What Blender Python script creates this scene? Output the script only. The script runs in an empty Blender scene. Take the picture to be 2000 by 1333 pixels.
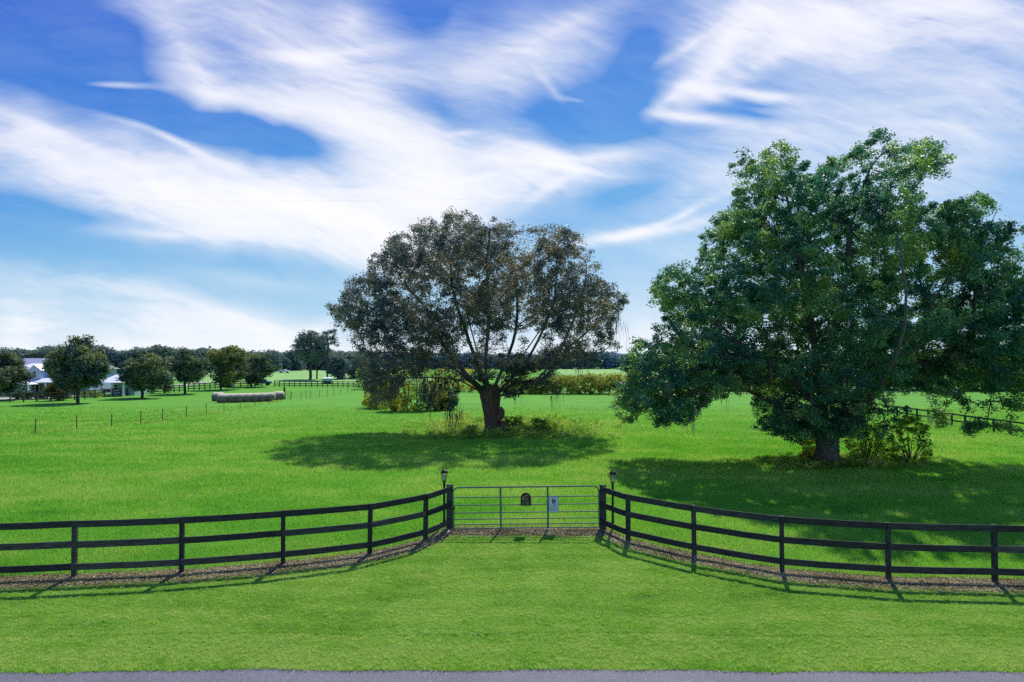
import bpy, bmesh, math, random
import numpy as np
from mathutils import Vector, Matrix, Euler
from mathutils.kdtree import KDTree
SC = bpy.context.scene
COL = SC.collection
rng = np.random.default_rng(11)
F = 1333.0                      # focal length in pixels of the 2000 px wide photograph
HOR = 705.0
PITCH = math.atan((HOR-666.5)/F)
CAMZ = 5.2
CP, SP = math.cos(PITCH), math.sin(PITCH)

# ------------------------------------------------------------------ camera
cam = bpy.data.cameras.new('camera'); cam.lens = 24.0; cam.sensor_width = 36.0
cam.clip_end = 5000; cam.clip_start = 0.1
cam_o = bpy.data.objects.new('camera', cam); COL.objects.link(cam_o)
cam_o.location = (0, 0, CAMZ); cam_o.rotation_euler = (math.pi/2+PITCH, 0, 0)
SC.camera = cam_o

def ray(px, py):
    x = (px-1000)/F; z = (666.5-py)/F
    return (x/(CP-SP*z), (SP+CP*z)/(CP-SP*z))      # x and z per unit of depth
GY = 21.1                                          # depth of the gate
def gz(y):                                         # terrain height along the view depth
    y = np.asarray(y, dtype=float)
    z = -0.1*np.maximum(GY-y, 0)
    return z
def gpt(px, py):                                   # where a pixel's ray meets the terrain
    u, v = ray(px, py)
    y = 3.0; 
    lo, hi = 3.0, 2000.0
    for _ in range(60):
        m = 0.5*(lo+hi)
        if CAMZ+v*m > float(gz(m)): lo = m
        else: hi = m
    return Vector((u*lo, lo, float(gz(lo))))
def at(px, py, y):                                 # point on a pixel's ray at depth y
    u, v = ray(px, py)
    return Vector((u*y, y, CAMZ+v*y))

# ------------------------------------------------------------------ node helpers
def newmat(name):
    m = bpy.data.materials.new(name); m.use_nodes = True
    nt = m.node_tree; nt.nodes.clear()
    return m, nt
def N(nt, typ, **kw):
    n = nt.nodes.new(typ)
    for k, v in kw.items():
        if k.startswith('i_'):
            key = k[2:]
            key = int(key) if key.isdigit() else key.replace('_', ' ')
            n.inputs[key].default_value = v
        else: setattr(n, k, v)
    return n
def L(nt, a, b): nt.links.new(a, b)
def ramp(nt, fac, stops, interp='LINEAR'):
    r = N(nt, 'ShaderNodeValToRGB'); r.color_ramp.interpolation = interp
    el = r.color_ramp.elements
    while len(el) < len(stops): el.new(0.5)
    for e, (p, c) in zip(el, stops):
        e.position = p; e.color = (*c, 1) if len(c) == 3 else c
    L(nt, fac, r.inputs[0]); return r.outputs[0]
def math_(nt, op, a, b=None, clamp=False):
    n = N(nt, 'ShaderNodeMath', operation=op); n.use_clamp = clamp
    for i, v in enumerate((a, b)):
        if v is None: continue
        if isinstance(v, (int, float)): n.inputs[i].default_value = v
        else: L(nt, v, n.inputs[i])
    return n.outputs[0]
def mixc(nt, fac, a, b, mode='MIX'):
    n = N(nt, 'ShaderNodeMix', data_type='RGBA', blend_type=mode)
    for i, v in ((0, fac), (6, a), (7, b)):
        if isinstance(v, (int, float)): n.inputs[i].default_value = v
        elif isinstance(v, tuple): n.inputs[i].default_value = (*v, 1) if len(v) == 3 else v
        else: L(nt, v, n.inputs[i])
    return n.outputs[2]
def srgb(r, g, b):
    return tuple(((c/255)/12.92 if c <= 10 else (((c/255)+.055)/1.055)**2.4) for c in (r, g, b))
# ------------------------------------------------------------------ sun and sky
SUN_EL = math.radians(52.0)
SUN_AZ = math.atan(0.274)                          # to the right of the view direction
sd = Vector((math.sin(SUN_AZ)*math.cos(SUN_EL), math.cos(SUN_AZ)*math.cos(SUN_EL), math.sin(SUN_EL)))
sun = bpy.data.lights.new('sun', 'SUN'); sun.energy = 5.0; sun.angle = math.radians(0.5); sun.color = (1.0, 0.95, 0.86)
sun_o = bpy.data.objects.new('sun', sun); COL.objects.link(sun_o)
sun_o.rotation_euler = sd.to_track_quat('Z', 'Y').to_euler()
sun_o.location = sd*60

W = bpy.data.worlds.new('World'); SC.world = W; W.use_nodes = True
wt = W.node_tree; wt.nodes.clear()
W.cycles.sampling_method = 'MANUAL'; W.cycles.sample_map_resolution = 256
tc = N(wt, 'ShaderNodeTexCoord'); sep = N(wt, 'ShaderNodeSeparateXYZ'); L(wt, tc.outputs['Generated'], sep.inputs[0])
yy = math_(wt, 'MAXIMUM', math_(wt, 'ABSOLUTE', sep.outputs[1]), 0.12)
# gnomonic sky coordinates (direction over its northward part), scaled by 1000
U = math_(wt, 'MULTIPLY', math_(wt, 'DIVIDE', sep.outputs[0], yy), 1000.0/1000)
V = math_(wt, 'MULTIPLY', math_(wt, 'DIVIDE', sep.outputs[2], yy), 1000.0/1000)
cmb = N(wt, 'ShaderNodeCombineXYZ'); L(wt, U, cmb.inputs[0]); L(wt, V, cmb.inputs[1])
def warp(vec, scale, amt, seed):
    n = N(wt, 'ShaderNodeTexNoise', noise_dimensions='3D', i_Scale=scale, i_Detail=2.0, i_Roughness=0.5)
    ad = N(wt, 'ShaderNodeVectorMath', operation='ADD'); L(wt, vec, ad.inputs[0]); ad.inputs[1].default_value = (seed, seed*1.7, seed*.3)
    L(wt, ad.outputs[0], n.inputs['Vector'])
    s = N(wt, 'ShaderNodeVectorMath', operation='SUBTRACT'); L(wt, n.outputs['Color'], s.inputs[0]); s.inputs[1].default_value = (.5, .5, .5)
    m = N(wt, 'ShaderNodeVectorMath', operation='MULTIPLY'); L(wt, s.outputs[0], m.inputs[0]); m.inputs[1].default_value = (amt, amt, 0)
    a = N(wt, 'ShaderNodeVectorMath', operation='ADD'); L(wt, vec, a.inputs[0]); L(wt, m.outputs[0], a.inputs[1])
    return a.outputs[0]
P1 = warp(cmb.outputs[0], 3.0, 0.10, 3.1)
P2 = warp(P1, 12.0, 0.035, 8.4)
P3 = warp(cmb.outputs[0], 5.0, 0.035, 1.4)
# (x, y, half width, half height, tilt clockwise in degrees, strength) of each cloud bank
BANKS = [
 # the great white swath
 (60,285,330,100,20,.62), (280,370,330,90,18,.7), (430,400,280,80,8,.6), (560,420,300,85,5,.8), (700,440,300,90,12,.95),
 (620,465,330,50,10,.6), (850,390,260,90,-8,.8), (900,330,260,80,10,.55), (1010,370,150,50,-5,.5), (1000,345,230,35,4,.6), (330,455,190,16,3,.45), (300,425,180,14,12,.3),
 (180,300,300,16,24,.3), (360,290,160,9,20,.5), (720,505,160,26,12,.45),
 # the upper veil coming down to it
 (330,110,190,60,55,.42), (420,205,180,45,25,.5), (560,235,230,45,12,.55), (700,250,190,80,40,.75), (790,320,160,60,45,.6),
 (500,80,330,130,20,.42), (660,100,170,18,-6,.5), (600,110,110,14,10,.3), (690,40,60,80,0,.3), (620,170,200,80,0,.35), (230,173,95,10,4,.6), (760,170,200,120,40,.25),
 (340,20,240,40,0,.2),
 # middle patch
 (1010,110,190,75,-8,.62), (960,180,120,100,0,.3), (1100,50,160,30,-25,.3), (1080,175,70,12,50,.25), (1130,195,60,9,5,.3),
 # streamer over the left tree
 (1150,305,170,26,-6,.62), (1020,285,120,18,15,.35), (1250,455,200,14,-10,.6), (1180,465,120,22,-4,.4), (1330,420,120,10,-22,.4),
 (940,345,60,8,-20,.5), (1080,360,90,16,-35,.5), (1060,320,150,7,8,.5), (905,265,35,8,-10,.4), (900,200,60,60,0,.2), (880,60,40,90,30,.15),
 (960,345,90,10,14,-.35), (1020,350,60,7,30,-.3),
 # right banks
 (1750,20,480,95,0,1.0), (1450,60,210,80,-30,.6), (1620,60,330,70,-14,.6), (1400,130,170,40,-50,.6), (1310,190,90,22,-40,.55), (1345,232,100,14,8,.75), (1460,180,140,13,7,.75),
 (1370,185,45,16,15,.5), (1780,330,520,260,-12,.48), (1900,180,420,150,-10,.36), (1560,260,260,110,-30,.22), (1500,110,200,30,-30,.4), (1420,350,200,120,-20,.28), (1340,90,100,12,-30,.3),
 # low haze
 (120,560,330,45,9,.45), (300,640,620,60,6,.45), (420,610,260,30,14,.35), (100,690,600,60,0,.4), (500,640,160,22,25,.35), (700,700,500,60,0,.3), (530,555,300,30,8,.2), (620,640,90,20,-12,.4),
 (1250,660,300,110,0,.45), (1250,720,900,70,0,.4), (30,625,75,50,0,.9), (300,690,700,60,0,.3), (1330,510,200,60,0,.15),
 # clear gaps
 (850,30,110,120,10,-.22), (1230,120,110,150,30,-.36), (640,70,480,150,0,.16), (1150,90,200,120,-20,.15), (840,230,70,50,20,-.2),(1240,370,130,30,-10,-.25),
 (470,275,230,40,16,-.5), (560,290,110,35,20,-.5), (90,80,260,110,20,-.4), (1150,240,190,60,0,-.35), (1480,225,110,16,8,-.4), (100,420,250,30,8,-.3), (1480,205,90,12,5,-.3),
 (960,330,70,10,-3,-.45), (270,225,260,26,20,-.35), (300,590,160,12,6,-.2), (680,365,110,9,4,-.25),
]
tot = None
for cx, cy, rx, ry, rot, st in BANKS:
    u, v = ray(cx, cy)
    mp = N(wt, 'ShaderNodeMapping', vector_type='TEXTURE'); L(wt, P2 if ry > 30 else P3, mp.inputs['Vector'])
    k = 1.68 if ry > 30 else 1.6
    mp.inputs['Location'].default_value = (u, v, 0); mp.inputs['Rotation'].default_value = (0, 0, -math.radians(rot)); mp.inputs['Scale'].default_value = (rx/F*k, ry/F*k, 1)
    g = N(wt, 'ShaderNodeTexGradient', gradient_type='QUADRATIC_SPHERE'); L(wt, mp.outputs[0], g.inputs[0])
    ma = N(wt, 'ShaderNodeMath', operation='MULTIPLY_ADD'); L(wt, g.outputs['Fac'], ma.inputs[0]); ma.inputs[1].default_value = st*(1.15 if ry > 30 else 1.35)
    if tot is None: ma.inputs[2].default_value = 0.0
    else: L(wt, tot, ma.inputs[2])
    tot = ma.outputs[0]
def fiber(rot, sx, sy, detail, seed, src):
    mp = N(wt, 'ShaderNodeMapping', vector_type='TEXTURE'); L(wt, src, mp.inputs['Vector'])
    mp.inputs['Rotation'].default_value = (0, 0, math.radians(rot)); mp.inputs['Scale'].default_value = (sx, sy, 1); mp.inputs['Location'].default_value = (seed, seed, 0)
    n = N(wt, 'ShaderNodeTexNoise', noise_dimensions='3D', i_Scale=1.0, i_Detail=detail, i_Roughness=0.6)
    L(wt, mp.outputs[0], n.inputs['Vector']); return n.outputs['Fac']
f1 = fiber(-16, .30, .045, 7, 2.2, P1)
f2 = fiber(-2, .22, .028, 6, 7.7, P2)
f3 = fiber(-35, .16, .06, 5, 5.0, P1)
f4 = fiber(-20, .12, .010, 5, 9.0, P2)
f5 = fiber(12, .10, .011, 4, 4.0, P1)
fs = math_(wt, 'ADD', math_(wt, 'MULTIPLY', f1, .40), math_(wt, 'ADD', math_(wt, 'MULTIPLY', f2, .26), math_(wt, 'MULTIPLY', f3, .28)))
fs = math_(wt, 'ADD', fs, math_(wt, 'ADD', math_(wt, 'MULTIPLY', f4, .16), math_(wt, 'MULTIPLY', f5, .08)))
mul = math_(wt, 'MULTIPLY_ADD', fs, 4.0); wt.nodes[-1].inputs[2].default_value = -1.25
dens = math_(wt, 'MULTIPLY', math_(wt, 'MAXIMUM', tot, 0.0), mul)
dens = math_(wt, 'ADD', dens, math_(wt, 'MULTIPLY', math_(wt, 'SUBTRACT', fs, .5), .35))
cov = math_(wt, 'SUBTRACT', 1.0, math_(wt, 'EXPONENT', math_(wt, 'MULTIPLY', math_(wt, 'MAXIMUM', dens, 0.0), -1.2)))
el = math_(wt, 'MULTIPLY_ADD', V, 1.6); wt.nodes[-1].inputs[2].default_value = 0.08
blueL = ramp(wt, el, [(0.0, srgb(206,224,238)), (0.10, srgb(188,219,237)), (0.26, srgb(126,186,226)), (0.45, srgb(78,152,220)), (0.66, srgb(54,124,212)), (0.92, srgb(50,104,206))])
blueR = ramp(wt, el, [(0.0, srgb(212,228,242)), (0.10, srgb(194,220,241)), (0.26, srgb(146,196,233)), (0.45, srgb(98,170,226)), (0.66, srgb(70,143,218)), (0.92, srgb(54,122,212))])
side = math_(wt, 'MULTIPLY_ADD', U, 0.9, clamp=True); wt.nodes[-1].inputs[2].default_value = 0.5
blue = mixc(wt, side, blueL, blueR)
sky = N(wt, 'ShaderNodeTexSky', sky_type='NISHITA', sun_disc=False); sky.sun_elevation = SUN_EL; sky.sun_rotation = SUN_AZ
sky.air_density = 1.3; sky.dust_density = 0.6; sky.ozone_density = 2.0
nish = mixc(wt, 1.0, sky.outputs[0], (0.1, 0.1, 0.1), 'MULTIPLY')
clear = mixc(wt, 0.92, nish, blue)
ccol = mixc(wt, dens, srgb(216,227,241), srgb(247,246,250))
final = mixc(wt, cov, clear, ccol)
bg = N(wt, 'ShaderNodeBackground', i_Strength=1.1); L(wt, final, bg.inputs[0])
wo = N(wt, 'ShaderNodeOutputWorld'); L(wt, bg.outputs[0], wo.inputs[0])

SC.render.engine = 'CYCLES'
SC.view_settings.view_transform = 'Standard'; SC.view_settings.look = 'None'; SC.view_settings.exposure = 0; SC.view_settings.gamma = 1
SC.cycles.use_denoising = False
SC.cycles.max_bounces = 8; SC.cycles.transparent_max_bounces = 8; SC.cycles.diffuse_bounces = 3; SC.cycles.glossy_bounces = 2; SC.cycles.transmission_bounces = 6
SC.render.resolution_x = 1024; SC.render.resolution_y = 682
# ------------------------------------------------------------------ object helpers
def tag(o, label=None, cat=None, group=None, kind=None):
    if label: o['label'] = label
    if cat: o['category'] = cat
    if group: o['group'] = group
    if kind: o['kind'] = kind
    return o
def empty(name, loc, label=None, cat=None, group=None, rz=0.0):
    o = bpy.data.objects.new(name, None); COL.objects.link(o); o.location = loc; o.rotation_euler = (0, 0, rz)
    o.empty_display_size = 0.3
    return tag(o, label, cat, group)
def link(name, me, mat, parent=None, smooth=False):
    o = bpy.data.objects.new(name, me); COL.objects.link(o)
    if mat is not None:
        for m in (mat if isinstance(mat, (list, tuple)) else [mat]): me.materials.append(m)
    if parent is not None: o.parent = parent
    if smooth: me.polygons.foreach_set('use_smooth', [True]*len(me.polygons))
    return o
def np_mesh(name, v, f, attr=None):
    """v (n,3); f (m,k) constant-size faces; attr: optional per-face float written as face attribute 'tint'"""
    v = np.ascontiguousarray(v, dtype=np.float32); f = np.ascontiguousarray(f, dtype=np.int32)
    me = bpy.data.meshes.new(name); k = f.shape[1]
    me.vertices.add(len(v)); me.vertices.foreach_set('co', v.ravel())
    me.loops.add(f.size); me.loops.foreach_set('vertex_index', f.ravel())
    me.polygons.add(len(f)); me.polygons.foreach_set('loop_start', np.arange(0, f.size, k, dtype=np.int32))
    me.polygons.foreach_set('loop_total', np.full(len(f), k, dtype=np.int32))
    me.update(calc_edges=True)
    if attr is not None:
        a = me.attributes.new('tint', 'FLOAT', 'FACE'); a.data.foreach_set('value', np.asarray(attr, dtype=np.float32))
    return me
class MB:
    """collects boxes, bars, tubes and lathes into ONE mesh"""
    def __init__(s): s.v = []; s.f = []
    def add(s, vs, fs):
        b = len(s.v); s.v += [tuple(p) for p in vs]; s.f += [tuple(b+i for i in q) for q in fs]
    def box(s, lo, hi):
        x0, y0, z0 = lo; x1, y1, z1 = hi
        s.add([(x0,y0,z0),(x1,y0,z0),(x1,y1,z0),(x0,y1,z0),(x0,y0,z1),(x1,y0,z1),(x1,y1,z1),(x0,y1,z1)],
              [(0,3,2,1),(4,5,6,7),(0,1,5,4),(1,2,6,5),(2,3,7,6),(3,0,4,7)])
    def bar(s, a, b, w, h, up=(0,0,1)):
        a = Vector(a); b = Vector(b); d = (b-a).normalized(); u = Vector(up); r = d.cross(u)
        if r.length < 1e-4: r = d.cross(Vector((0,1,0)))
        r.normalize(); u = r.cross(d).normalized()
        vs = [p + r*sx*w/2 + u*sz*h/2 for p in (a, b) for sx, sz in ((-1,-1),(1,-1),(1,1),(-1,1))]
        s.add(vs, [(0,1,2,3),(7,6,5,4),(0,4,5,1),(1,5,6,2),(2,6,7,3),(3,7,4,0)])
    def tube(s, pts, rad, n=8, cap=True):
        pts = [Vector(p) for p in pts]
        if isinstance(rad, (int, float)): rad = [rad]*len(pts)
        base = len(s.v); prev = None
        for i, p in enumerate(pts):
            t = (pts[min(i+1, len(pts)-1)]-pts[max(i-1, 0)])
            t = t.normalized() if t.length > 1e-9 else Vector((0,0,1))
            if prev is None:
                r = t.cross(Vector((0,0,1)) if abs(t.z) < .9 else Vector((1,0,0))).normalized()
            else:
                r = (prev - t*prev.dot(t)); r = r.normalized() if r.length > 1e-6 else prev
            prev = r; q = t.cross(r)
            for k in range(n):
                a = 2*math.pi*k/n; s.v.append(tuple(p+(r*math.cos(a)+q*math.sin(a))*rad[i]))
        for i in range(len(pts)-1):
            for k in range(n):
                a = base+i*n+k; b = base+i*n+(k+1) % n; s.f.append((a, b, b+n, a+n))
        if cap:
            s.f.append(tuple(base+k for k in range(n))[::-1]); s.f.append(tuple(base+(len(pts)-1)*n+k for k in range(n)))
    def lathe(s, prof, n=12, org=(0,0,0)):
        base = len(s.v); ox, oy, oz = org
        for r, z in prof:
            for k in range(n):
                a = 2*math.pi*k/n; s.v.append((ox+r*math.cos(a), oy+r*math.sin(a), oz+z))
        for i in range(len(prof)-1):
            for k in range(n):
                a = base+i*n+k; b = base+i*n+(k+1) % n; s.f.append((a, b, b+n, a+n))
        s.f.append(tuple(base+k for k in range(n))[::-1]); s.f.append(tuple(base+(len(prof)-1)*n+k for k in range(n)))
    def build(s, name, mat, parent=None, smooth=False, bevel=0):
        me = bpy.data.meshes.new(name); me.from_pydata(s.v, [], s.f); me.update()
        bm = bmesh.new(); bm.from_mesh(me); bmesh.ops.recalc_face_normals(bm, faces=bm.faces); bm.to_mesh(me); bm.free()
        o = link(name, me, mat, parent, smooth)
        if smooth:
            me.set_sharp_from_angle(angle=math.radians(40))
        if bevel:
            b = o.modifiers.new('bevel', 'BEVEL'); b.width = bevel; b.segments = 1
        return o

# ------------------------------------------------------------------ ground materials
def ground_mat(name, cols, sc=1.0, bump=0.5, rough=0.9, stretch=(1, 1, 1), spec=0.1):
    m, nt = newmat(name)
    tc = N(nt, 'ShaderNodeTexCoord'); mp = N(nt, 'ShaderNodeMapping'); L(nt, tc.outputs['Object'], mp.inputs[0]); mp.inputs['Scale'].default_value = stretch
    big = N(nt, 'ShaderNodeTexNoise', i_Scale=0.16*sc, i_Detail=5.0, i_Roughness=.6); L(nt, mp.outputs[0], big.inputs['Vector'])
    mid = N(nt, 'ShaderNodeTexNoise', i_Scale=1.3*sc, i_Detail=6.0, i_Roughness=.65); L(nt, mp.outputs[0], mid.inputs['Vector'])
    fine = N(nt, 'ShaderNodeTexNoise', i_Scale=16.0*sc, i_Detail=5.0, i_Roughness=.7); L(nt, mp.outputs[0], fine.inputs['Vector'])
    a = math_(nt, 'ADD', math_(nt, 'MULTIPLY', big.outputs['Fac'], .4), math_(nt, 'ADD', math_(nt, 'MULTIPLY', mid.outputs['Fac'], .35), math_(nt, 'MULTIPLY', fine.outputs['Fac'], .35)))
    n = len(cols); c = ramp(nt, a, [(0.36+0.34*i/(n-1), cc) for i, cc in enumerate(cols)])
    b = N(nt, 'ShaderNodeBsdfPrincipled', i_Roughness=rough); b.inputs['Specular IOR Level'].default_value = spec
    L(nt, c, b.inputs['Base Color'])
    bu = N(nt, 'ShaderNodeBump', i_Strength=bump, i_Distance=0.06); L(nt, math_(nt, 'ADD', fine.outputs['Fac'], mid.outputs['Fac']), bu.inputs['Height']); L(nt, bu.outputs[0], b.inputs['Normal'])
    o = N(nt, 'ShaderNodeOutputMaterial'); L(nt, b.outputs[0], o.inputs[0])
    return m
M_FIELD = ground_mat('pasture_grass_ground', [(.06,.20,.022), (.105,.31,.032), (.15,.38,.042)], 1.0, .6, stretch=(.7, 1.5, 1))
M_FAR = ground_mat('far_pasture', [(.14,.30,.08), (.22,.42,.12), (.32,.48,.17)], .4, .3)
M_VERGE = ground_mat('mown_grass_ground', [(.08,.18,.02), (.17,.32,.035), (.28,.42,.08)], 2.0, .8, stretch=(.8, 1.4, 1))
M_MULCH = ground_mat('mulch', [(.06,.048,.028), (.19,.15,.08), (.38,.31,.18)], 4.0, 1.0, stretch=(1, 1.6, 1))
M_ASPH = ground_mat('asphalt', [(.06,.056,.072), (.17,.16,.20), (.50,.49,.54)], 34.0, .5, .75)
def asphalt_mat():
    m, nt = newmat('asphalt'); tc = N(nt, 'ShaderNodeTexCoord')
    big = N(nt, 'ShaderNodeTexNoise', i_Scale=.8, i_Detail=4.0); L(nt, tc.outputs['Object'], big.inputs['Vector'])
    fi = N(nt, 'ShaderNodeTexNoise', i_Scale=38.0, i_Detail=3.0, i_Roughness=.8); L(nt, tc.outputs['Object'], fi.inputs['Vector'])
    vo = N(nt, 'ShaderNodeTexVoronoi', i_Scale=42.0); L(nt, tc.outputs['Object'], vo.inputs['Vector'])
    base = ramp(nt, fi.outputs['Fac'], [(.30, (.04, .038, .048)), (.5, (.11, .106, .13)), (.68, (.26, .25, .285))])
    sp = ramp(nt, vo.outputs['Distance'], [(.0, (1, 1, 1)), (.22, (1, 1, 1)), (.30, (0, 0, 0))]); sp2 = math_(nt, 'MULTIPLY', sp, math_(nt, 'GREATER_THAN', vo.outputs['Color'], .72))
    c = mixc(nt, sp2, base, (.62, .60, .62)); c = mixc(nt, .35, c, ramp(nt, big.outputs['Fac'], [(.3, (.08, .077, .092)), (.7, (.17, .165, .19))]))
    b = N(nt, 'ShaderNodeBsdfPrincipled', i_Roughness=.75); L(nt, c, b.inputs['Base Color']); bu = N(nt, 'ShaderNodeBump', i_Strength=.8, i_Distance=.01); L(nt, fi.outputs['Fac'], bu.inputs['Height']); L(nt, bu.outputs[0], b.inputs['Normal'])
    o = N(nt, 'ShaderNodeOutputMaterial'); L(nt, b.outputs[0], o.inputs[0]); return m
M_ASPH = asphalt_mat()
M_LANE = ground_mat('driveway', [(.32,.28,.25), (.42,.38,.34), (.5,.46,.42)], 1.0, .2)

# fence line (bases read off the photograph)
LPX = [(-265,1143), (-62,1136), (145,1128), (355,1119), (553,1103), (722,1083), (831,1056), (878,1034)]
RPX = [(1178,1035), (1227,1057), (1356,1087), (1527,1117), (1735,1133), (1943,1138), (2155,1142), (2370,1145)]
LP = [gpt(*p) for p in LPX]; RP = [gpt(*p) for p in RPX]

def sheet(name, xs, ys, mat, dz=0.0, hf=None):
    X, Y = np.meshgrid(xs, ys); Z = gz(Y)+dz
    if hf is not None: Z = Z+hf(X, Y)
    v = np.stack([X, Y, Z], -1).reshape(-1, 3); nx, ny = len(xs), len(ys)
    i = np.arange(nx-1)[None, :]+np.arange(ny-1)[:, None]*nx
    f = np.stack([i, i+1, i+1+nx, i+nx], -1).reshape(-1, 4)
    me = np_mesh(name, v, f); me.polygons.foreach_set('use_smooth', [True]*len(f))
    return link(name, me, mat)
def hills(X, Y):
    return 1.9*np.exp(-((X+72)/38)**2-((Y-225)/55)**2)*(Y > 20)
xs = np.concatenate([np.linspace(-2500,-160,10), np.linspace(-150,150,101), np.linspace(160,2500,10)])
ys = np.concatenate([np.linspace(-40,9,8), np.linspace(9.5,24,30), np.linspace(26,330,90), np.linspace(350,3500,12)])
tag(sheet('ground', xs, ys, M_FIELD, 0.0, hills), kind='structure')
def strip(name, left, right, mat, dz, jit=0.0, kind='structure', sub=1):
    """sheet between two polylines, following the terrain"""
    v = []; f = []; cols = 31
    for i, (a, b) in enumerate(zip(left, right)):
        for k in range(cols):
            t = k/(cols-1); p = Vector(a)*(1-t)+Vector(b)*t
            z = float(gz(p.y))+float(hills(p.x, p.y))+dz
            v.append((p.x, p.y, z))
    for i in range(len(left)-1):
        for k in range(cols-1):
            a = i*cols+k; f.append((a, a+1, a+1+cols, a+cols))
    me = np_mesh(name, np.array(v), np.array(f)); o = link(name, me, mat)
    return tag(o, kind=kind)
def cat_rom(pts, n):
    P = [2*Vector(pts[0])-Vector(pts[1])]+[Vector(p) for p in pts]+[2*Vector(pts[-1])-Vector(pts[-2])]
    out = []
    for i in range(1, len(P)-2):
        for k in range(n):
            t = k/n; a, b, c, d = P[i-1], P[i], P[i+1], P[i+2]
            out.append(0.5*((2*b)+(c-a)*t+(2*a-5*b+4*c-d)*t*t+(3*b-a-3*c+d)*t**3))
    out.append(P[-2]); return out
FLINE = cat_rom(LP, 24)+cat_rom(RP, 24)            # left fence, gate opening, right fence
GL, GR = LP[-1], RP[0]
mid = [GL+(GR-GL)*t for t in np.linspace(0.02, .98, 40)]
FL = cat_rom(LP, 24)+mid+cat_rom(RP, 24)
YROAD = gpt(1000, 1309).y
def fence_y(x):
    return np.interp(x, [p.x for p in FL], [p.y for p in FL])
rr = random.Random(5)
def nz(i, s, a): return a*(math.sin(i*.37*s+1)+.6*math.sin(i*1.13*s+2)+.5*rr.uniform(-1, 1))
road_edge = [Vector((x, YROAD+0.0*x+0.03*math.sin(x*.9)+0.02*math.sin(x*2.3)-0.0009*(x+1)**2+rr.uniform(-.012, .012), 0)) for x in np.linspace(-22, 22, 400)]
def ry_(x): return np.interp(x, [p.x for p in road_edge], [p.y for p in road_edge])
xv = np.linspace(-19.5, 19.5, 420)
strip('verge', [(x, float(ry_(x))-.25, 0) for x in xv], [(x, float(fence_y(x)), 0) for x in xv], M_VERGE, .006)
strip('mulch_strip', [(p.x, p.y-.58+nz(i,1,.06), 0) for i, p in enumerate(FL)], [(p.x, p.y+.22+nz(i+50,1.3,.06), 0) for i, p in enumerate(FL)], M_MULCH, .014)
strip('road', [(x, YROAD-9.0, 0) for x in np.linspace(-22, 22, 400)], [(p.x, p.y, 0) for p in road_edge], M_ASPH, .008)
# far meadow beyond the dark fence, gravel lane by the house
def gp(px, py):
    p = gpt(px, py); return (p.x, p.y, 0)
strip('lane', [gp(-60,783), gp(80,780), gp(165,772), gp(230,767), gp(330,758), gp(430,750)], [gp(-60,777), gp(80,776), gp(165,768), gp(230,764), gp(330,755), gp(430,748)], M_LANE, .02)
mea = [(x, 150, 0) for x in np.linspace(-85, -18, 30)]; meb = [(x, 420, 0) for x in np.linspace(-240, -50, 30)]
strip('meadow', [(a[0]+(b[0]-a[0])*t, 152+268*t, 0) for t in [0] for a, b in zip(mea, meb)], [b for b in meb], M_FAR, .03)
x0 = gpt(1500, 768); 
strip('hayfield', [(x, 106+0.1*x, 0) for x in np.linspace(18, 170, 30)], [(x*1.2, 420, 0) for x in np.linspace(18, 330, 30)], M_FAR, .03)

# ------------------------------------------------------------------ grass blades
def leaf_mat(name, cols, trans=0.45, rough=.6, tint_scale=0.15, spec=.3, tcol=(1.25, 1.2, .6)):
    """foliage: colour by per-leaf random and by a coarse noise in space; light passes through"""
    m, nt = newmat(name)
    geo = N(nt, 'ShaderNodeNewGeometry'); at_ = N(nt, 'ShaderNodeAttribute', attribute_name='tint')
    tc = N(nt, 'ShaderNodeTexCoord'); no = N(nt, 'ShaderNodeTexNoise', i_Scale=tint_scale, i_Detail=3.0); L(nt, tc.outputs['Object'], no.inputs['Vector'])
    a = math_(nt, 'ADD', math_(nt, 'MULTIPLY', at_.outputs['Fac'], .55), math_(nt, 'MULTIPLY', no.outputs['Fac'], .6))
    n = len(cols); c = ramp(nt, a, [(0.2+0.6*i/(n-1), cc) for i, cc in enumerate(cols)])
    b = N(nt, 'ShaderNodeBsdfPrincipled', i_Roughness=rough); b.inputs['Specular IOR Level'].default_value = spec; L(nt, c, b.inputs['Base Color'])
    t = N(nt, 'ShaderNodeBsdfTranslucent'); L(nt, mixc(nt, 1.0, c, tcol, 'MULTIPLY'), t.inputs[0])
    mx = N(nt, 'ShaderNodeMixShader', i_Fac=trans); L(nt, b.outputs[0], mx.inputs[1]); L(nt, t.outputs[0], mx.inputs[2])
    o = N(nt, 'ShaderNodeOutputMaterial'); L(nt, mx.outputs[0], o.inputs[0])
    return m
M_BLADE = leaf_mat('meadow_blade', [(.085,.27,.028), (.175,.48,.044), (.26,.56,.06), (.42,.62,.12)], .46, .5, .35, tcol=(1.1,1.05,.85))
M_MOWN = leaf_mat('mown_blade', [(.06,.19,.02), (.19,.46,.035), (.31,.60,.055), (.52,.68,.17)], .42, .6, .8, tcol=(1.1,1.05,.85))
def blades(name, x, y, h, w, mat, tint, z0=0.0, lean=.5):
    n = len(x); a = rng.uniform(0, 2*np.pi, n); la = rng.uniform(0, 2*np.pi, n); le = h*lean*rng.uniform(.1, 1, n)
    z = gz(y)+hills(x, y)+z0
    dx, dy = np.cos(a)*w/2, np.sin(a)*w/2
    v = np.empty((n, 3, 3)); v[:, 0] = np.stack([x-dx, y-dy, z], -1); v[:, 1] = np.stack([x+dx, y+dy, z], -1)
    v[:, 2] = np.stack([x+np.cos(la)*le, y+np.sin(la)*le, z+h*np.sqrt(np.clip(1-lean*lean*.5, .2, 1))], -1)
    me = np_mesh(name, v.reshape(-1, 3), np.arange(3*n).reshape(n, 3), tint)
    return link(name, me, mat)
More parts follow.
